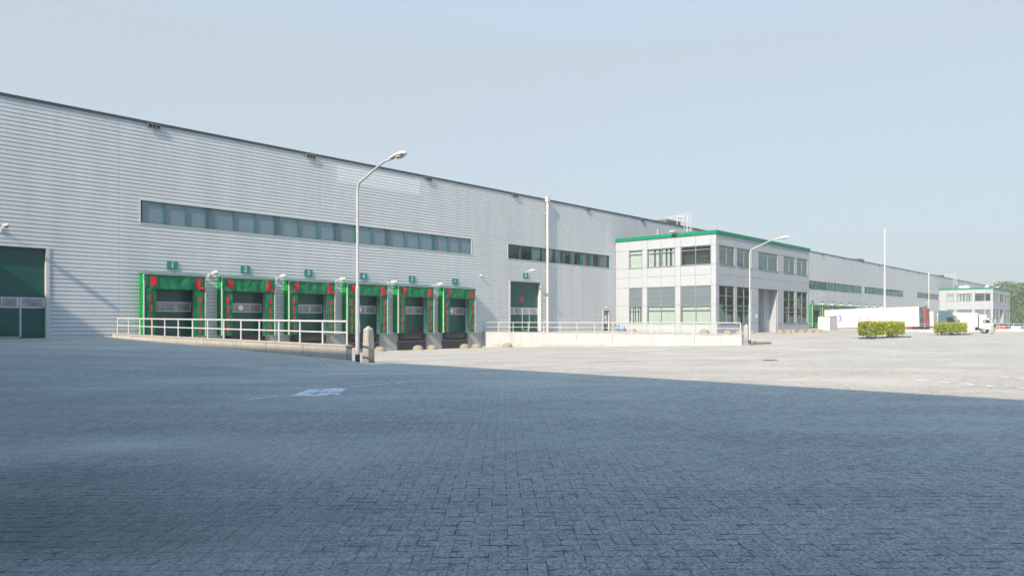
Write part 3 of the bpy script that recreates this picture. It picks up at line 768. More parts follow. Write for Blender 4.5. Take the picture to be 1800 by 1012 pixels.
def roof_ladder(loc, label, base=0):
    r = thing('roof_ladder', label, 'ladder', loc, 'white cage ladders')
    b = MB()
    for x in (-.25, .25): b.tube([(x, -.25, 8.6 - loc[2]), (x, -.25, 12.7)], .035, 6)
    z = 8.9
    while z < 12.0: b.tube([(-.25, -.25, z), (.25, -.25, z)], .02, 5); z += .28
    b.build('ladder', 'white_steel', r)
    b = MB()
    for k in range(7):
        a = math.pi * (k / 6); b.tube([(.42 * math.cos(a), -.28 - .7 * math.sin(a), 10.2), (.42 * math.cos(a), -.28 - .7 * math.sin(a), 12.85)], .022, 5)
    for z in (10.2, 11.1, 12.0, 12.85): b.tube([(.42 * math.cos(math.pi * k / 12), -.28 - .7 * math.sin(math.pi * k / 12), z) for k in range(13)], .025, 5)
    b.build('safety_cage', 'white_steel', r)
    b = MB()
    for s in (-.45, .45):
        b.tube([(s, -.25, 11.6), (s, -.25, 12.7), (s, 2.2, 12.7), (s, 2.2, 11.1)], .03, 6); b.tube([(s, -.25, 12.2), (s, 2.2, 12.2)], .025, 6)
    b.tube([(-1.3, .1, 11.3), (-1.3, .1, 12.4), (-.45, .1, 12.4)], .03, 6)
    b.build('guard_rail', 'white_steel', r)
    return r
rl = roof_ladder((74.2, 0, 0), 'white caged ladder from the near office roof up to the warehouse roof')
dup(rl, (74.2 + 133.9, 0, -.2), 'white caged ladder above the far office roof')
p = MB(); p.tube([(0, 0, 0), (0, 0, 1.3)], .04, 8); p.box(-.12, .12, -.12, .12, 0, .1)
solo('roof_vent_pipe', p, 'white_steel', 'thin white vent pipe on the near office roof', 'vent pipe', (63.2, -3.2, 8.6))
r = thing('roof_floodlight', 'low white floodlight on the green edge of the near office roof', 'lamp', (60.75, -6.6, 8.98))
p = MB(); p.box(-.03, .03, -.03, .03, 0, .12); p.build('bracket', 'white_steel', r); p = MB(); p.box(-.75, .1, -.25, .25, .1, .22, 0, .03); p.build('lamp_head', 'white', r)
for x, y, a, b, h, lb in ((198.5, -4.6, 1.6, 2.2, 1.0, 'wide white ventilation box on the far office roof'), (200.5, -8.6, .7, .8, 1.0, 'narrow white ventilation box on the far office roof')):
    r = thing('ventilation_unit', lb, 'roof unit', (x, y, 8.2)); p = MB(); p.box(-a, a, -b / 2, b / 2, 0, h, 0, .05); p.build('casing', 'white_steel', r)
    p = MB(); p.tube([(0, 0, h), (0, 0, h + .25)], .25, 12); p.build('fan_cowl', 'white_steel', r)

# ------------------------------------------------------------------ retaining walls, railings
def retaining(x0, x1, y0, y1, zt0, zt1, zb, mat, label, cap=.05, jn=2.6):
    """wall along y with a coping and open joints; zt0 at y0 (far), zt1 at y1 (near)"""
    r = thing('retaining_wall', label, 'wall', (x0, y1, 0)); org = (x0, y1, 0)
    b = MB(); n = max(1, round((y0 - y1) / jn)); g = .012
    zt = lambda y: zt0 + (zt1 - zt0) * (y0 - y) / (y0 - y1)
    for k in range(n):
        a = y1 + (y0 - y1) * k / n + (g if k else 0); c = y1 + (y0 - y1) * (k + 1) / n - (g if k < n - 1 else 0)
        za, zc = zt(a) - cap, zt(c) - cap
        b.mesh([(x0, a, zb), (x1, a, zb), (x1, c, zb), (x0, c, zb), (x0, a, za), (x1, a, za), (x1, c, zc), (x0, c, zc)],
               [(3, 2, 1, 0), (4, 5, 6, 7), (0, 1, 5, 4), (1, 2, 6, 5), (2, 3, 7, 6), (3, 0, 4, 7)])
        for q in (.22, .78):                       # tie holes of the formwork
            y = a + (c - a) * q; z = (za + zb * 0 - .0) - .32
            b.tube([(x0 - .004, y, z), (x0 + .01, y, z)], .03, 8, 1)
    b.box(x0 + .04, x1 - .04, y1 + .02, y0 - .02, zb, min(zt0, zt1) - cap - .03)
    b.build('wall_body', [mat, 'kerb'], r, org)
    c = MB(); o_ = .025
    c.mesh([(x0 - o_, y1 - o_, zt1 - cap + .002), (x1 + o_, y1 - o_, zt1 - cap + .002), (x1 + o_, y0, zt0 - cap + .002), (x0 - o_, y0, zt0 - cap + .002), (x0 - o_, y1 - o_, zt1), (x1 + o_, y1 - o_, zt1), (x1 + o_, y0, zt0), (x0 - o_, y0, zt0)],
           [(3, 2, 1, 0), (4, 5, 6, 7), (0, 1, 5, 4), (1, 2, 6, 5), (2, 3, 7, 6), (3, 0, 4, 7)])
    c.build('coping', mat, r, org)
    return r
def railing(x, ys_, zt, h, label, rad=.03, mat='galv', mid=.5):
    """zt(y): top of the wall it stands on"""
    r = thing('railing', label, 'railing', (x, ys_[0], zt(ys_[0]))); org = (x, ys_[0], zt(ys_[0]))
    for y in ys_: b = MB(); b.tube([(x, y, zt(y)), (x, y, zt(y) + h - rad)], rad, 8); b.box(x - .06, x + .06, y - .06, y + .06, zt(y) + .001, zt(y) + .012); b.build('post', mat, r, org)
    b = MB(); a, c = ys_[0], ys_[-1]; b.tube([(x, a + .02, zt(a) + h), (x, c - .02, zt(c) + h)], rad * 1.1, 8); b.build('top_rail', mat, r, org)
    b = MB(); b.tube([(x, a, zt(a) + h * mid), (x, c, zt(c) + h * mid)], rad * .85, 8); b.build('middle_rail', mat, r, org)
    return r
retaining(14.38, 14.62, -.06, -20.6, .19, .02, -1.4, 'concrete', 'low cream concrete wall with silver railing, left of the loading pit')
railing(14.5, [-.47 - k * 1.43 for k in range(15)], lambda y: .19 + (y + .06) / 20.54 * .17, .78, 'silver two bar railing on the cream wall in front of the first three docks', .032, 'white_steel', .52)
retaining(41.9, 42.2, -.06, -21.7, .05, .03, -1.6, 'concrete_white', 'white concrete wall of the ramp, right of the loading pit', .04, 3.1)
railing(42.02, [-.1 - k * 1.534 for k in range(15)], lambda y: .05 + (y + .06) / 21.64 * .02, .71, 'thin pale railing on the white ramp wall in front of the near office', .024, 'white_steel')
retaining(110.5, 110.8, -.06, -20.6, -.12, -.2, -1.8, 'concrete_white', 'long low white wall with railing in front of the parked trailers', .04, 3.1)
railing(110.62, [-.2 - k * 2.25 for k in range(10)], lambda y: -.12 + (y + .06) / 20.54 * .08, .75, 'thin pale railing in front of the white trailers', .022, 'galv')
retaining(176, 176.3, -.06, -27, -.52, -.56, -2, 'concrete_white', 'low white wall at the right edge, in front of the parked cars', .04, 3.1)
railing(176.12, [-.2 - k * 2.4 for k in range(12)], lambda y: -.52 + (y + .06) / 26.9 * -.04, .95, 'blue grey railing in front of the parked cars', .035, plain('blue grey paint', (.42, .48, .58), .4))
mb = MB(); mb.box(42.3, 45.6, -22.0, -21.85, -.75, -.5); mb.box(45.45, 45.6, -21.85, -20.6, -.75, -.46)
struct('kerb_edging', mb, 'kerb')

# ------------------------------------------------------------------ street lamps, bollards, boulders
def street_lamp(loc, rz, label, hp=5.62):
    r = thing('street_lamp', label, 'street lamp', loc, 'pole lamps with one bent arm', rz)
    b = MB(); b.tube([(0, 0, -.3), (0, 0, .22)], .08, 14); b.build('base_sleeve', 'charcoal', r)
    b = MB(); b.tube([(0, 0, .2), (0, 0, 2.35), (0, 0, 2.4)], .07, 14)
    b.tube([(0, 0, 2.4), (0, 0, 2.5), (0, 0, hp - .1), (0, -.02, hp + .1), (0, -.12, hp + .25), (0, -1.28, hp + .70), (0, -1.42, hp + .74), (0, -1.85, hp + .77)], [.07, .05, .045, .043, .042, .036, .034, .032], 12)
    b.build('pole', 'pole', r)
    b = MB(); b.box(-.045, .045, -.082, -.07, .9, 1.3); b.build('service_door', 'pole', r)
    b = MB(); rings = []
    for y, w_, zt, zb in ((-1.66, .04, .04, .04), (-1.85, .085, .065, .045), (-2.05, .135, .10, .035), (-2.25, .145, .115, .03), (-2.4, .12, .09, .025), (-2.48, .05, .04, .02)):
        ring = []
        for k in range(14):
            a = 2 * math.pi * k / 14; ring.append((w_ * math.cos(a), y, hp + .8 + (zt if math.sin(a) > 0 else zb) * math.sin(a) + (.05 * (-1.75 - y))))
        rings.append(ring)
    b.loft(rings, 0, True); b.build('lamp_head', 'white', r)
    b = MB(); rings = []
    for y, w_, d in ((-1.98, .085, .02), (-2.08, .11, .08), (-2.26, .115, .09), (-2.37, .08, .03)):
        rings.append([(w_ * math.cos(math.pi + math.pi * k / 8), y, hp + .785 + d * math.sin(math.pi + math.pi * k / 8) + .05 * (-1.75 - y)) for k in range(9)])
    b.loft(rings, 0, True); b.build('lens', 'lens', r)
    return r
sl1 = street_lamp((14.55, -21.0, -.5), 0, 'tall grey street lamp at the end of the cream wall, nearest to the viewer')
dup(sl1, (44.05, -21.25, -.56), 'grey street lamp in front of the near white office', rz=R(0))
dup(sl1, (122, -21.0, ground(122, -22)), 'distant thin street lamp standing beside the white truck', rz=R(-40))
def bollard(loc, label, rz=0):
    r = thing('concrete_bollard', label, 'bollard', loc, 'square concrete posts with pointed tops', rz)
    b = MB(); a, t = .165, .135
    rings = []
    for z, s in ((-.3, a), (0, a), (.6, .152), (1.12, t), (1.14, t - .01)): rings.append([(-s, -s + .03, z), (-s + .03, -s, z), (s - .03, -s, z), (s, -s + .03, z), (s, s - .03, z), (s - .03, s, z), (-s + .03, s, z), (-s, s - .03, z)])
    rings.append([(x * .06, y * .06, 1.25) for x, y, z in rings[-1]])
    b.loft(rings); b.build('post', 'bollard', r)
    return r
g = NG('mottled concrete post'); P = g.obj(); z = g.sep(P)[2]
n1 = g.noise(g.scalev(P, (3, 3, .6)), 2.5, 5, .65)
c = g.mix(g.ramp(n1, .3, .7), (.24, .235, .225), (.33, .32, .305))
c = g.mix(g.m('MULTIPLY', g.ramp(g.m('ADD', z, g.m('MULTIPLY', n1, -.5)), .25, -.25), .8), c, (.1, .11, .12))  # darker towards the foot, with an uneven edge
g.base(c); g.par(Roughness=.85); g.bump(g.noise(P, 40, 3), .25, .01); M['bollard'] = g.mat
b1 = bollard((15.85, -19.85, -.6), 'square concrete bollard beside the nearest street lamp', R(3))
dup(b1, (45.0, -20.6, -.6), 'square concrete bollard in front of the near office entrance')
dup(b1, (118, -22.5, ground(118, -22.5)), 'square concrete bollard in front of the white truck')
def boulder(x, y, label, s=1., grp='rounded concrete wheel stops'):
    b = MB(); rings = []; rr = random.random() * 6
    for k in range(7):
        a = math.pi / 2 * k / 6; rad = .4 * math.cos(a * .97) ** .8; z = .36 * math.sin(a)
        rings.append([(rad * math.cos(t) * (1 + .05 * noise.noise(Vector((math.cos(t) * 1.5 + rr, math.sin(t) * 1.5, k * .3)))), rad * math.sin(t), z) for t in [2 * math.pi * q / 16 for q in range(16)]])
    b.loft(rings, 0, True); o = solo('wheel_stop', b, 'stone', label, 'wheel stop', (x, y, ground(x, y) - .02), grp); o.scale = (s, s, s); return o
for x, lb in ((30.56, 'right of the nearest bollard, below the fourth and fifth dock'), (33.89, 'below the fifth dock, left one of a close pair'), (35.22, 'below the fifth dock, right one of a close pair'), (38.46, 'in front of the sixth dock'), (39.73, 'between the sixth dock and the white ramp wall')):
    boulder(x, -1.5, 'sandy wheel stop, ' + lb)
boulder(28.1, -2.2, 'sandy rounded concrete wheel stop in the pit, mostly behind the nearest bollard')
boulder(41.0, -3.5, 'sandy rounded concrete wheel stop against the foot of the white ramp wall')
boulder(59.7, -2.65, 'sandy rounded wheel stop near the blue cans by the office side', .8); boulder(59.6, -10.1, 'sandy rounded wheel stop at the near corner of the white office', 1.1)
pl = ['below the first ground floor window right of the office corner', 'left of the lamp in front of the near office', 'just behind the office street lamp', 'at the right side of the office entrance', 'first right of the office entrance, left of a close pair', 'second right of the office entrance, right of a close pair', 'below the right ground floor windows of the near office', 'at the far right corner of the near office', 'in front of the pale slatted cabinet']
for x, lb in zip((60.38, 62.75, 65.01, 71.9, 73.84, 75.1, 77.57, 79.83, 82.27), pl): boulder(x, -11.9, 'sandy rounded wheel stop ' + lb, 1.0)
for x, y, h, rd, lb in ((59.95, -.75, .66, .17, 'taller blue plastic can beside the white office wall'), (60.3, -1.15, .46, .17, 'shorter blue plastic can beside the white office wall')):
    r = thing('plastic_can', lb, 'can', (x, y, -.07), 'blue cans'); b = MB(); b.tube([(0, 0, 0), (0, 0, .03), (0, 0, h * .8), (0, 0, h * .93)], [rd * .95, rd, rd, rd * .5], 14); b.build('body', 'blue', r)
    b = MB(); b.tube([(0, 0, h * .92), (0, 0, h)], .06, 10); b.build('cap', 'white', r)

# gully grates let into the paving
for x, y, lb in ((25.9, -30.15, 'iron gully grate in the sunlit paving, right of the shadow edge'),):
    gz_ = ground(x, y); r = thing('gully_grate', lb, 'drain', (x, y, gz_)); b = MB()
    b.box(-.26, .26, -.2, -.16, -.05, .012); b.box(-.26, .26, .16, .2, -.05, .012); b.box(-.26, -.22, -.16, .16, -.05, .012); b.box(.22, .26, -.16, .16, -.05, .012)
    for k in range(6): b.box(-.2 + k * .07, -.16 + k * .07, -.16, .16, -.04, .008)
    b.build('grate', 'charcoal', r)
    b = MB(); b.face([(-.25, -.19, .004), (.25, -.19, .004), (.25, .19, .004), (-.25, .19, .004)]); b.build('shaft', 'black', r)
# pale slatted cabinet
r = thing('utility_cabinet', 'pale slatted utility cabinet standing right of the near office', 'cabinet', (98.7, -7.6, -.38))
b = MB(); b.box(.03, 2.87, .03, 1.47, .05, 1.86); b.build('casing', 'panel_joint', r)
b = MB(); z = .05
while z < 1.8: b.box(0, 2.9, 0, 1.5, z, z + .2, 0, .012); z += .222
b.build('cladding', 'white', r); b = MB(); b.box(-.02, 2.92, -.02, 1.52, 1.86, 1.91); b.build('lid', 'white', r)
b = MB(); b.box(.1, 2.8, .1, 1.4, -.1, .05); b.build('base', 'dark', r)

# ------------------------------------------------------------------ sign board, flagpole
r = thing('sign_board', 'blank white sign board on two thin posts in front of the nearest hedge', 'sign', (62.4, -22.55, -.62))
b = MB(); b.box(0, .04, -.62, .62, 1.75, 2.52, 0, .008); b.build('board', 'white', r)
for y in (-.35, .35):
    b = MB(); b.tube([(-.035, y, 0), (-.035, y, .95)], .025, 8, 0); b.tube([(-.035, y, .951), (-.035, y, 1.8)], .022, 8, 1); b.build('post', [plain('blue grey post paint', (.10, .13, .2), .5), plain('dull red post paint', (.28, .07, .07), .5)], r)
b = MB(); b.tube([(0, 0, -.2), (0, 0, .3), (0, 0, 10.3)], [.11, .095, .055], 12)
r = thing('flagpole', 'tall bare white flagpole behind the nearest hedge', 'flagpole', (76.63, -20.2, -.62)); b.build('pole', 'white', r)
b = MB(); b.tube([(0, 0, 10.28), (0, 0, 10.42)], [.05, .09], 10); b.build('finial', 'white', r)
b = MB(); b.tube([(-.1, 0, 1.2), (-.075, 0, 10.1)], .008, 5); b.build('halyard', 'galv', r)

# ------------------------------------------------------------------ hedges
def hedge(x0, x1, y0, y1, h, label, n):
    z0 = ground((x0 + x1) / 2, (y0 + y1) / 2); r = thing('hedge', label, 'hedge', (x0, y0, z0), 'clipped yellow green hedges')
    L, Wd = x1 - x0, y1 - y0; b = MB()
    for k in range(n):
        f = random.random(); m = .09
        p = [random.uniform(0, L), random.uniform(0, Wd), random.uniform(.3, h)]
        if f < .75:
            q = random.random()
            A = [L * h, Wd * h, L * Wd]; t = random.uniform(0, sum(A) * 1.0)
            if t < A[0]: p[1] = random.choice((0, Wd)) + random.gauss(0, .04)
            elif t < A[0] + A[1]: p[0] = random.choice((0, L)) + random.gauss(0, .04)
            else: p[2] = h + random.gauss(0, .05)
        d = Vector((random.gauss(0, 1), random.gauss(0, 1), random.gauss(.3, 1))).normalized(); u = d.orthogonal().normalized(); v = d.cross(u); s = random.uniform(.05, .1)
        p = Vector(p); b.face([p - u * s * 1.3, p + v * s * .7, p + u * s * 1.3, p - v * s * .7])
    for k in range(int(L * 16)):
        q = Vector((random.uniform(0, L), random.choice((0, Wd, random.uniform(0, Wd))), h + random.uniform(-.05, .02)))
        for j in range(random.randint(2, 4)):
            q += Vector((random.gauss(0, .03), random.gauss(0, .03), random.uniform(.03, .07))); d = Vector((random.gauss(0, 1), random.gauss(0, 1), .4)).normalized(); u = d.orthogonal().normalized(); v = d.cross(u); z_ = random.uniform(.04, .075)
            b.face([q - u * z_, q + v * z_ * .6, q + u * z_, q - v * z_ * .6])
    b.build('foliage', 'leaf_hedge', r)
    b = MB(); b.box(.1, L - .1, Wd / 2 - .03, Wd / 2 + .03, -.12, -.06)
    for k in range(int(L * 5)):
        x, y = random.uniform(.1, L - .1), random.uniform(.1, Wd - .1); b.tube([(x, y, -.1), (x + random.uniform(-.08, .08), y + random.uniform(-.08, .08), .5), (x + random.uniform(-.15, .15), y + random.uniform(-.1, .1), h * .8)], [.022, .018, .008], 5)
    b.build('stems', 'bark', r)
hedge(65.4, 69.9, -22.0, -21.2, 1.3, 'clipped yellow green hedge nearest the blank sign board', 3600)
hedge(72.0, 76.4, -22.0, -21.2, 1.33, 'clipped yellow green hedge in front of the flagpole', 3400)
hedge(93.8, 104.5, -22.0, -20.7, 1.3, 'clipped yellow green hedge in front of the green truck cab', 6000)
mb = MB()
for x0, x1, ya, yb in ((64.9, 77.2, -22.4, -20.9), (93.3, 105.2, -22.4, -20.3)):
    z = ground((x0 + x1) / 2, -22.3)
    mb.box(x0, x1, ya, ya + .12, z - .3, z + .1); mb.box(x0, x1, yb - .12, yb, z - .3, z + .1); mb.box(x0, x0 + .12, ya + .12, yb - .12, z - .3, z + .1); mb.box(x1 - .12, x1, ya + .12, yb - .12, z - .3, z + .1)
struct('kerb', mb, 'kerb')
mb = MB()
for x0, x1, ya, yb in ((65.02, 77.08, -22.28, -21.02), (93.42, 105.08, -22.28, -20.42)):
    z = ground((x0 + x1) / 2, -22.3) + .05; mb.face([(x0, ya, z), (x1, ya, z), (x1, yb, z), (x0, yb, z)])
struct('planting_bed', mb, 'soil')

# ------------------------------------------------------------------ trucks and trailers
def wheel(parent, x, y, z, rad, wd=.28):
    b = MB(); prof_ = [(rad * .62, -wd / 2), (rad * .93, -wd / 2), (rad, -wd / 2 + .04), (rad, wd / 2 - .04), (rad * .93, wd / 2), (rad * .62, wd / 2)]
    n = 20; rings = [[(xx, q * math.cos(2 * math.pi * k / n), q * math.sin(2 * math.pi * k / n)) for k in range(n)] for q, xx in prof_]
    b.loft(rings, 0, True, False); t = b.build('wheel', 'tyre', parent); t.location = (x, y, z)
    c = MB(); rings = [[(xx, q * math.cos(2 * math.pi * k / n), q * math.sin(2 * math.pi * k / n)) for k in range(n)] for q, xx in ((rad * .63, -wd / 2 + .02), (rad * .3, -wd / 2 + .08), (rad * .3, -wd / 2 - .01), (rad * .1, -wd / 2 - .02))]
    c.loft(rings, 0, False, True)
    rings = [[(-q[0][0], q[0][1], q[0][2]) for q in zip(rg)] for rg in rings]
    c.loft([list(reversed(rg)) for rg in rings], 0, False, True); c.build('rim', 'rim', t)
    return t
def trailer(name, label, loc, L, h0, h1, mat, front, rz=0, logo=None, tilt=0):
    """local frame: rear at y=0, front at y=-L, x -1.28..1.28, ground z=0"""
    r = thing(name, label, 'trailer', loc, 'parked white trailers', rz); r.rotation_euler = (tilt, 0, rz)
    b = MB(); b.box(-1.28, 1.28, -L + .03, 0, h0, h1, 0, .04); b.build('cargo_box', mat, r)
    b = MB(); b.box(-1.22, 1.22, -L, -L + .028, h0 + .05, h1 - .05); b.build('front_wall', front, r)
    b = MB(); b.box(-.5, -.35, -L + .5, -.1, h0 - .3, h0 - .003); b.box(.35, .5, -L + .5, -.1, h0 - .3, h0 - .003); b.box(-1.25, -1.2, -L + 1, -.2, h0 - .16, h0 - .003); b.box(1.2, 1.25, -L + 1, -.2, h0 - .16, h0 - .003); b.build('chassis', 'truck_red', r)
    b = MB(); b.box(-1.29, -1.281, -L + .1, -.05, h0 + .02, h0 + .1); b.box(-1.29, -1.281, -L + .1, -.05, h1 - .1, h1 - .03); b.build('side_rail', 'galv', r)
    for y in (-2.2, -3.5, -4.8):
        for x in (-1.08, 1.08): wheel(r, x, y, .5, .5)
    for x in (-.7, .7): b = MB(); b.box(x - .06, x + .06, -L + 2.6, -L + 2.75, .1, h0 - .05); b.box(x - .15, x + .15, -L + 2.5, -L + 2.85, .02, .1); b.build('landing_leg', 'charcoal', r)
    return r
def gp(x, y): return ground(x, y)
TL = math.atan2(gp(118, -1) - gp(118, -13), 12)
t1 = trailer('semi_trailer', 'long white trailer with a blue logo, nearest of the parked trailers', (118.05, -.75, gp(118, -.75) + .05), 13.2, 1.12, 4.02, 'trailer_white', 'spandrel', 0, tilt=TL)  # front wall of this white trailer coloured grey to paint in its shade
text_mesh('logo', '63', 1.45, 'ink_blue', t1, (-1.287, -1.95, 2.55), .003, .01, (math.pi / 2, 0, -math.pi / 2))
b = MB()
b.box(-1.287, -1.2815, -11.4, -6.2, 2.53, 2.61)
b.build('lettering_strip', 'ink_grey', t1)
t2 = trailer('semi_trailer', 'trailer with a red front wall, second of the parked trailers', (122.35, -.75, gp(122, -.75) + .05), 13.0, 1.12, 3.85, 'truck_red', 'truck_red', 0, tilt=TL)
t3 = trailer('semi_trailer', 'white trailer coupled to the blue green truck', (126.75, -.75, gp(126, -.75) + .05), 13.1, 1.1, 3.45, 'trailer_white', 'trailer_white', 0, tilt=TL)

def tractor(label, loc, mat, H, L, grp=None, name='truck', box=None, roofdef=True):
    """cab-over truck; front at y=-L, rear of the cab at y=0, ground z=0"""
    r = thing(name, label, 'truck', loc, grp)
    Wd = 1.22; cb = MB(); hz = .75
    def cabprof(k): return [(-0.02, hz), (-L + .12, .55), (-L, .7), (-L + .02, 1.35), (-L + .08, 1.6), (-L + .48, H * .73), (-L + .62, H * .76), (-.02, H * .76)]
    rg = []
    for x, s in ((-Wd, .03), (-Wd + .06, 0), (Wd - .06, 0), (Wd, .03)): rg.append([(x, y + (s if y < -L / 2 else -s), z - (s if z > 1.5 else 0)) for y, z in cabprof(0)])
    cb.loft(rg); cb.build('cab', mat, r)
    if roofdef:
        d = MB(); z0 = H * .76
        pr = [(-.05, z0 + .005), (-L + .75, z0 + .005), (-L + .9, z0 + .18), (-L * .55, H - .07), (-L * .3, H), (-.05, H)]
        d.loft([[(x, y, z - (.06 if abs(x) > 1 and z > z0 + .1 else 0)) for y, z in pr] for x in (-Wd + .02, -Wd + .12, Wd - .12, Wd - .02)]); d.build('roof_deflector', mat, r)
        d = MB(); d.box(-Wd + .05, Wd - .05, -L + .25, -L + .62, z0 - .06, z0 - .03); d.build('sun_visor', 'dark_glass', r)
    wz0, wz1 = 1.55, H * .705
    f = lambda z: -L + .08 + (z - 1.6) * .4 / max(.1, H * .73 - 1.6)
    g_ = MB(); g_.loft([[(x, f(wz0 + .08) - .012, wz0 + .1), (x, f(wz1) - .012, wz1), (x, f(wz1) + .03, wz1), (x, f(wz0 + .08) + .03, wz0 + .1)] for x in (-Wd + .1, Wd - .1)]); g_.build('windscreen', 'dark_glass', r)
    for s in (-1, 1):
        g_ = MB(); x0, x1 = sorted((s * (Wd - .02), s * (Wd + .008)))
        g_.loft([[(x, -L + .3, 1.6), (x, -L + .55, wz1), (x, -L + 1.3, wz1), (x, -L + 1.3, 1.55)] for x in (x0, x1)]); g_.build('side_window', 'dark_glass', r)
        m_o = MB(); x0, x1 = sorted((s * (Wd + .05), s * (Wd + .22))); m_o.box(x0, x1, -L + .12, -L + .24, 1.65, 2.2, 0, .03); m_o.tube([(s * Wd, -L + .3, 2.1), (s * (Wd + .14), -L + .18, 2.12)], .02, 6); m_o.build('mirror', 'charcoal' if mat != 'truck_white' else 'truck_white', r)
        h_ = MB(); h_.box(s * .8 - .22, s * .8 + .22, -L - .012, -L + .03, .72, .92, 0, .01); h_.build('headlight', 'lens', r)
        d = MB(); x0, x1 = sorted((s * (Wd - .02), s * (Wd + .006))); d.box(x0, x1, -L + .4, -L + 1.36, .8, .83); d.box(x0, x1, -L + 1.33, -L + 1.36, .83, 2.1); d.build('door', 'galv', r)
    b_ = MB(); b_.box(-Wd, Wd, -L - .02, -L + .4, .3, .56, 0, .04); b_.build('bumper', 'charcoal' if mat != 'truck_white' else 'truck_white', r)
    b_ = MB(); b_.box(-.8, .8, -L - .016, -L + .02, .95, 1.4); b_.build('grille', 'dark', r)
    rad = .5 if H > 3.2 else .42
    for x in (-1.02, 1.02): wheel(r, x, -L + 1.35, rad, rad, .27)
    if box:
        z0, z1, bl = box
        bx = MB(); pr = [(.15, z0), (.15 + bl, z0), (.15 + bl, z1), (.75, z1), (.28, z1 - .18), (.15, z1 - .5)]
        bx.loft([[(x, y, z) for y, z in pr] for x in (-1.26, 1.26)]); bx.build('cargo_box', mat, r)
        c_ = MB(); c_.box(-.45, .45, -L + .5, bl, .5, z0 - .003); c_.build('chassis', 'dark', r)
        sk = MB(); sk.box(-1.24, -1.2, .5, bl - 3, .45, z0 - .05); sk.box(1.2, 1.24, .5, bl - 3, .45, z0 - .05); sk.build('side_skirt', mat, r)
        v = MB(); v.box(-1.275, -1.261, 1.9, 2.1, z1 - 1.1, z1 - .3); v.build('side_vent', 'ink_grey', r)
        for y in (bl - 2.2, bl - 3.4):
            for x in (-1.0, 1.0): wheel(r, x, y, rad, rad, .3)
    else:
        c_ = MB(); c_.box(-.45, .45, -L + .5, 3.6, .55, .95); c_.build('chassis', 'dark', r)
        for x in (-1.0, 1.0): wheel(r, x, 2.4, rad, rad, .34)
        fk = MB(); fk.tube([(-1.0, .3, .7), (-1.0, 1.4, .7)], .28, 14); fk.build('fuel_tank', 'galv', r)
    return r
tractor('blue green truck cab with roof deflector, coupled to a white trailer', (126.75, -14.35, gp(126.75, -15.5)), 'truck_green', 3.6, 2.5)
tractor('white box truck facing right behind the concrete bollard', (133.0, -18.6, gp(133, -19.3) + .02), 'truck_white', 2.95, 1.9, None, 'box_truck', (.95, 3.2, 9.5))
# tractor for parked trailers is absent: they stand on their landing legs

# ------------------------------------------------------------------ parked cars
def car(loc, rz, mat, label, est=False):
    r = thing('parked_car', label, 'car', loc, 'cars parked behind the low white wall', rz)
    b = MB(); prof_ = [(-2.1, .3), (-2.15, .6), (-2.05, .85), (-1.1, .95), (1.7, .98), (2.1, .92), (2.15, .55), (2.1, .3)]
    b.loft([[(x, y + (.06 if y < 0 else -.06) * (abs(s) > .8), z) for x, z in prof_] for y, s in ((-.86, 1), (-.8, 0), (.8, 0), (.86, 1))])
    b.build('body', mat, r)
    b = MB(); c0 = [(-1.15, .94), (-.45, 1.42), (.3, 1.47), (1.45 if est else 1.1, 1.42), (1.95 if est else 1.75, .97)]
    b.loft([[(x, -.78, z) if z < 1 else (x, -.62, z) for x, z in c0], [(x, .78, z) if z < 1 else (x, .62, z) for x, z in c0]]); b.build('cabin', 'dark_glass', r)
    b = MB(); b.loft([[(x, y, z) for x, z in ((-.5, 1.41), (.3, 1.475), (1.42 if est else 1.08, 1.43), (1.4 if est else 1.05, 1.40), (.3, 1.44))] for y in (-.66, .66)]); b.build('roof', mat, r)
    for x in (-1.35, 1.35):
        for y in (-.76, .76):
            wt = MB(); n = 16; wt.loft([[(x + q * math.cos(2 * math.pi * k / n), y + yy, .31 + q * math.sin(2 * math.pi * k / n)) for k in range(n)] for q, yy in ((.3, -.1), (.31, -.08), (.31, .08), (.3, .1))], 0, True); o = wt.build('wheel', 'tyre', r)
            s = -.105 if y < 0 else .105
            wt = MB(); wt.tube([(x, y + s * .9, .31), (x, y + s * 1.05, .31)], .19, 12); wt.build('rim', 'rim', o)
    for y in (-.6, .6): b = MB(); b.box(-2.16, -2.08, y - .16, y + .16, .66, .78, 0, .01); b.build('headlight', 'lens', r)
    return r
cols = [('truck_white', 'white'), ('charcoal', 'dark grey'), ('red_paint', 'red'), ('rim', 'silver'), ('dark', 'black'), ('ink_grey', 'pale grey'), ('blue', 'blue')]
for k, (y, ci) in enumerate(((-24.6, 4), (-22.0, 3), (-19.4, 1), (-16.8, 5), (-14.2, 2), (-11.6, 0))):
    car((182.4, y, ground(182.4, y)), R(0), cols[ci][0], '%s car parked behind the low white wall at the right edge' % cols[ci][1], k % 2 == 0)

# ------------------------------------------------------------------ trees
def crown_mesh(seed, n, rx, rz, leaf):
    rnd = random.Random(seed); b = MB(); lobes = []
    for k in range(16):
        a = rnd.uniform(0, 6.28); q = rnd.uniform(.2, .75); zz = rnd.uniform(-.75, .85)
        q *= math.sqrt(max(.1, 1 - zz * zz * .8)); lobes.append((Vector((q * rx * math.cos(a), q * rx * math.sin(a), zz * rz)), rnd.uniform(.28, .45) * rx))
    for k in range(n):
        c, rad = rnd.choice(lobes); d = Vector((rnd.gauss(0, 1), rnd.gauss(0, 1), rnd.gauss(0, 1))).normalized(); p = c + d * rad * rnd.uniform(.65, 1.05)
        nn = (d * .6 + Vector((rnd.gauss(0, .6), rnd.gauss(0, .6), rnd.gauss(.25, .6)))).normalized(); u = nn.orthogonal().normalized(); v = nn.cross(u); s = leaf * rnd.uniform(.6, 1.3)
        b.face([p - u * s, p - v * s * .55 + u * s * .1, p + u * s, p + v * s * .55 + u * s * .1])
    return b
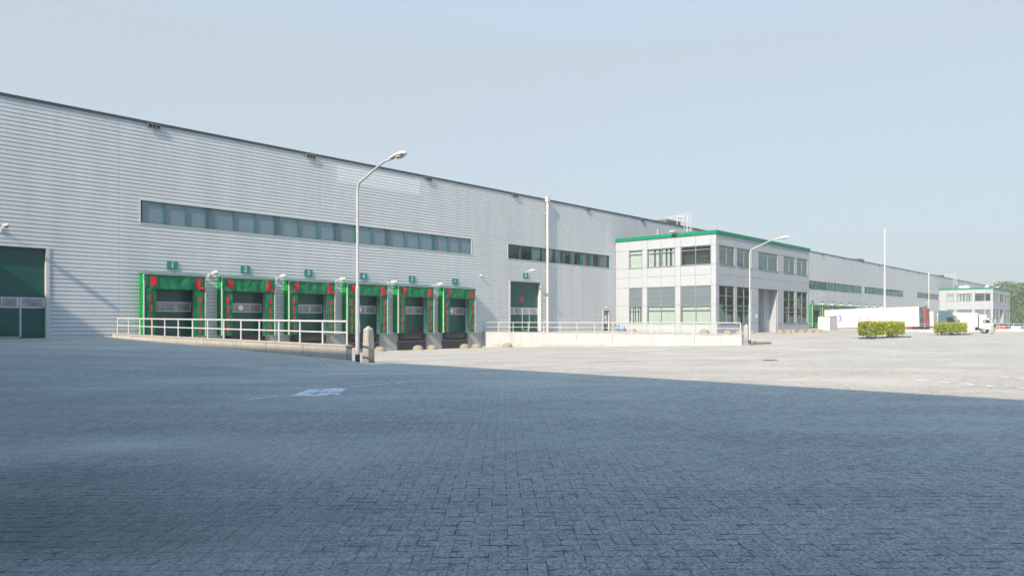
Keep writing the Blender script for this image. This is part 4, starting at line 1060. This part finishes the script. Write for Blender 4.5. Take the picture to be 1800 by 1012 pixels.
def tree(loc, label, seed, H=13, rx=4.2, n=5200, leaf=.3, grp='trees at the right edge'):
    r = thing('tree', label, 'tree', loc, grp)
    b = crown_mesh(seed, n, rx, H * .43, leaf); o = b.build('crown', 'leaf_tree', r); o.location = (0, 0, H * .58)
    b = MB(); b.tube([(0, 0, -.6), (.05, 0, H * .2), (.0, .1, H * .5), (0, 0, H * .8)], [.28, .22, .15, .05], 9)
    rnd = random.Random(seed)
    for k in range(7):
        a = rnd.uniform(0, 6.28); z = H * rnd.uniform(.25, .6); L_ = rx * rnd.uniform(.5, .9); b.tube([(0, 0, z), (L_ * .5 * math.cos(a), L_ * .5 * math.sin(a), z + L_ * .3), (L_ * math.cos(a), L_ * math.sin(a), z + L_ * .8)], [.1, .07, .03], 6)
    b.build('trunk', 'bark', r)
    return r
tr = [tree((239, -6.5, -1.2), 'leafy tree just right of the far office', 1, 10.5, 3.6, 4500, .26),
      tree((247, -9, -1.2), 'tall leafy tree at the right edge of the picture', 2, 14.5, 4.8, 5600, .32),
      tree((255, -20, -1.2), 'low bushy tree in front of the tall tree at the right edge', 3, 8, 4.4, 4200, .28)]
for k, (x, y, s, lb) in enumerate(((262, -16, 1.05, 'tree at the right edge, behind the low bushy one'), (268, -3, 1.1, 'tree far behind the tall tree at the right edge'), (275, -24, .9, 'tree at the far right edge, outermost of its row'))):
    o = dup(tr[1], (x, y, -1.2), lb, rz=1.3 + k * 2.1); o.scale = (s, s, s)
for k, (x, y, q) in enumerate(((240, -9, .78), (234, -7.5, .62), (248, -5, .85))):
    o = dup(tr[2], (x, y, -1.6), ['small bush right behind the far office corner', 'bush at the foot of the edge trees, beside the cars', 'bush filling the gap under the tall edge tree'][k], 'bushes under the edge trees', rz=k * 2.); o.scale = (q, q, q * .95); o['category'] = 'bush'
for k in range(17):       # row across the street, seen mirrored in the office and warehouse glass
    o = dup(tr[1], (96 + k * 11.5 + (k * 37 % 5), -51 - (k * 13 % 9), -1.1), 'leafy tree of the row across the lawn, opposite the offices', 'trees across the lawn', rz=k * 1.7)
    q = 1.12 + .12 * math.sin(k * 2.3); o.scale = (q, q, q)
# ------------------------------------------------------------------ summer haze
mb = MB(); mb.box(-1512, 1512, -1512, 1512, -3.2, 22); hz = mb.build('haze', None); hz['kind'] = 'stuff'
g = NG('haze'); t = g.t; t.nodes.remove(g.b)
v = t.nodes.new('ShaderNodeVolumePrincipled'); v.inputs['Color'].default_value = (.93, .95, 1, 1); v.inputs['Density'].default_value = .0011; v.inputs['Anisotropy'].default_value = .2
t.links.new(v.outputs[0], t.nodes['Material Output'].inputs['Volume']); hz.data.materials.append(g.mat)
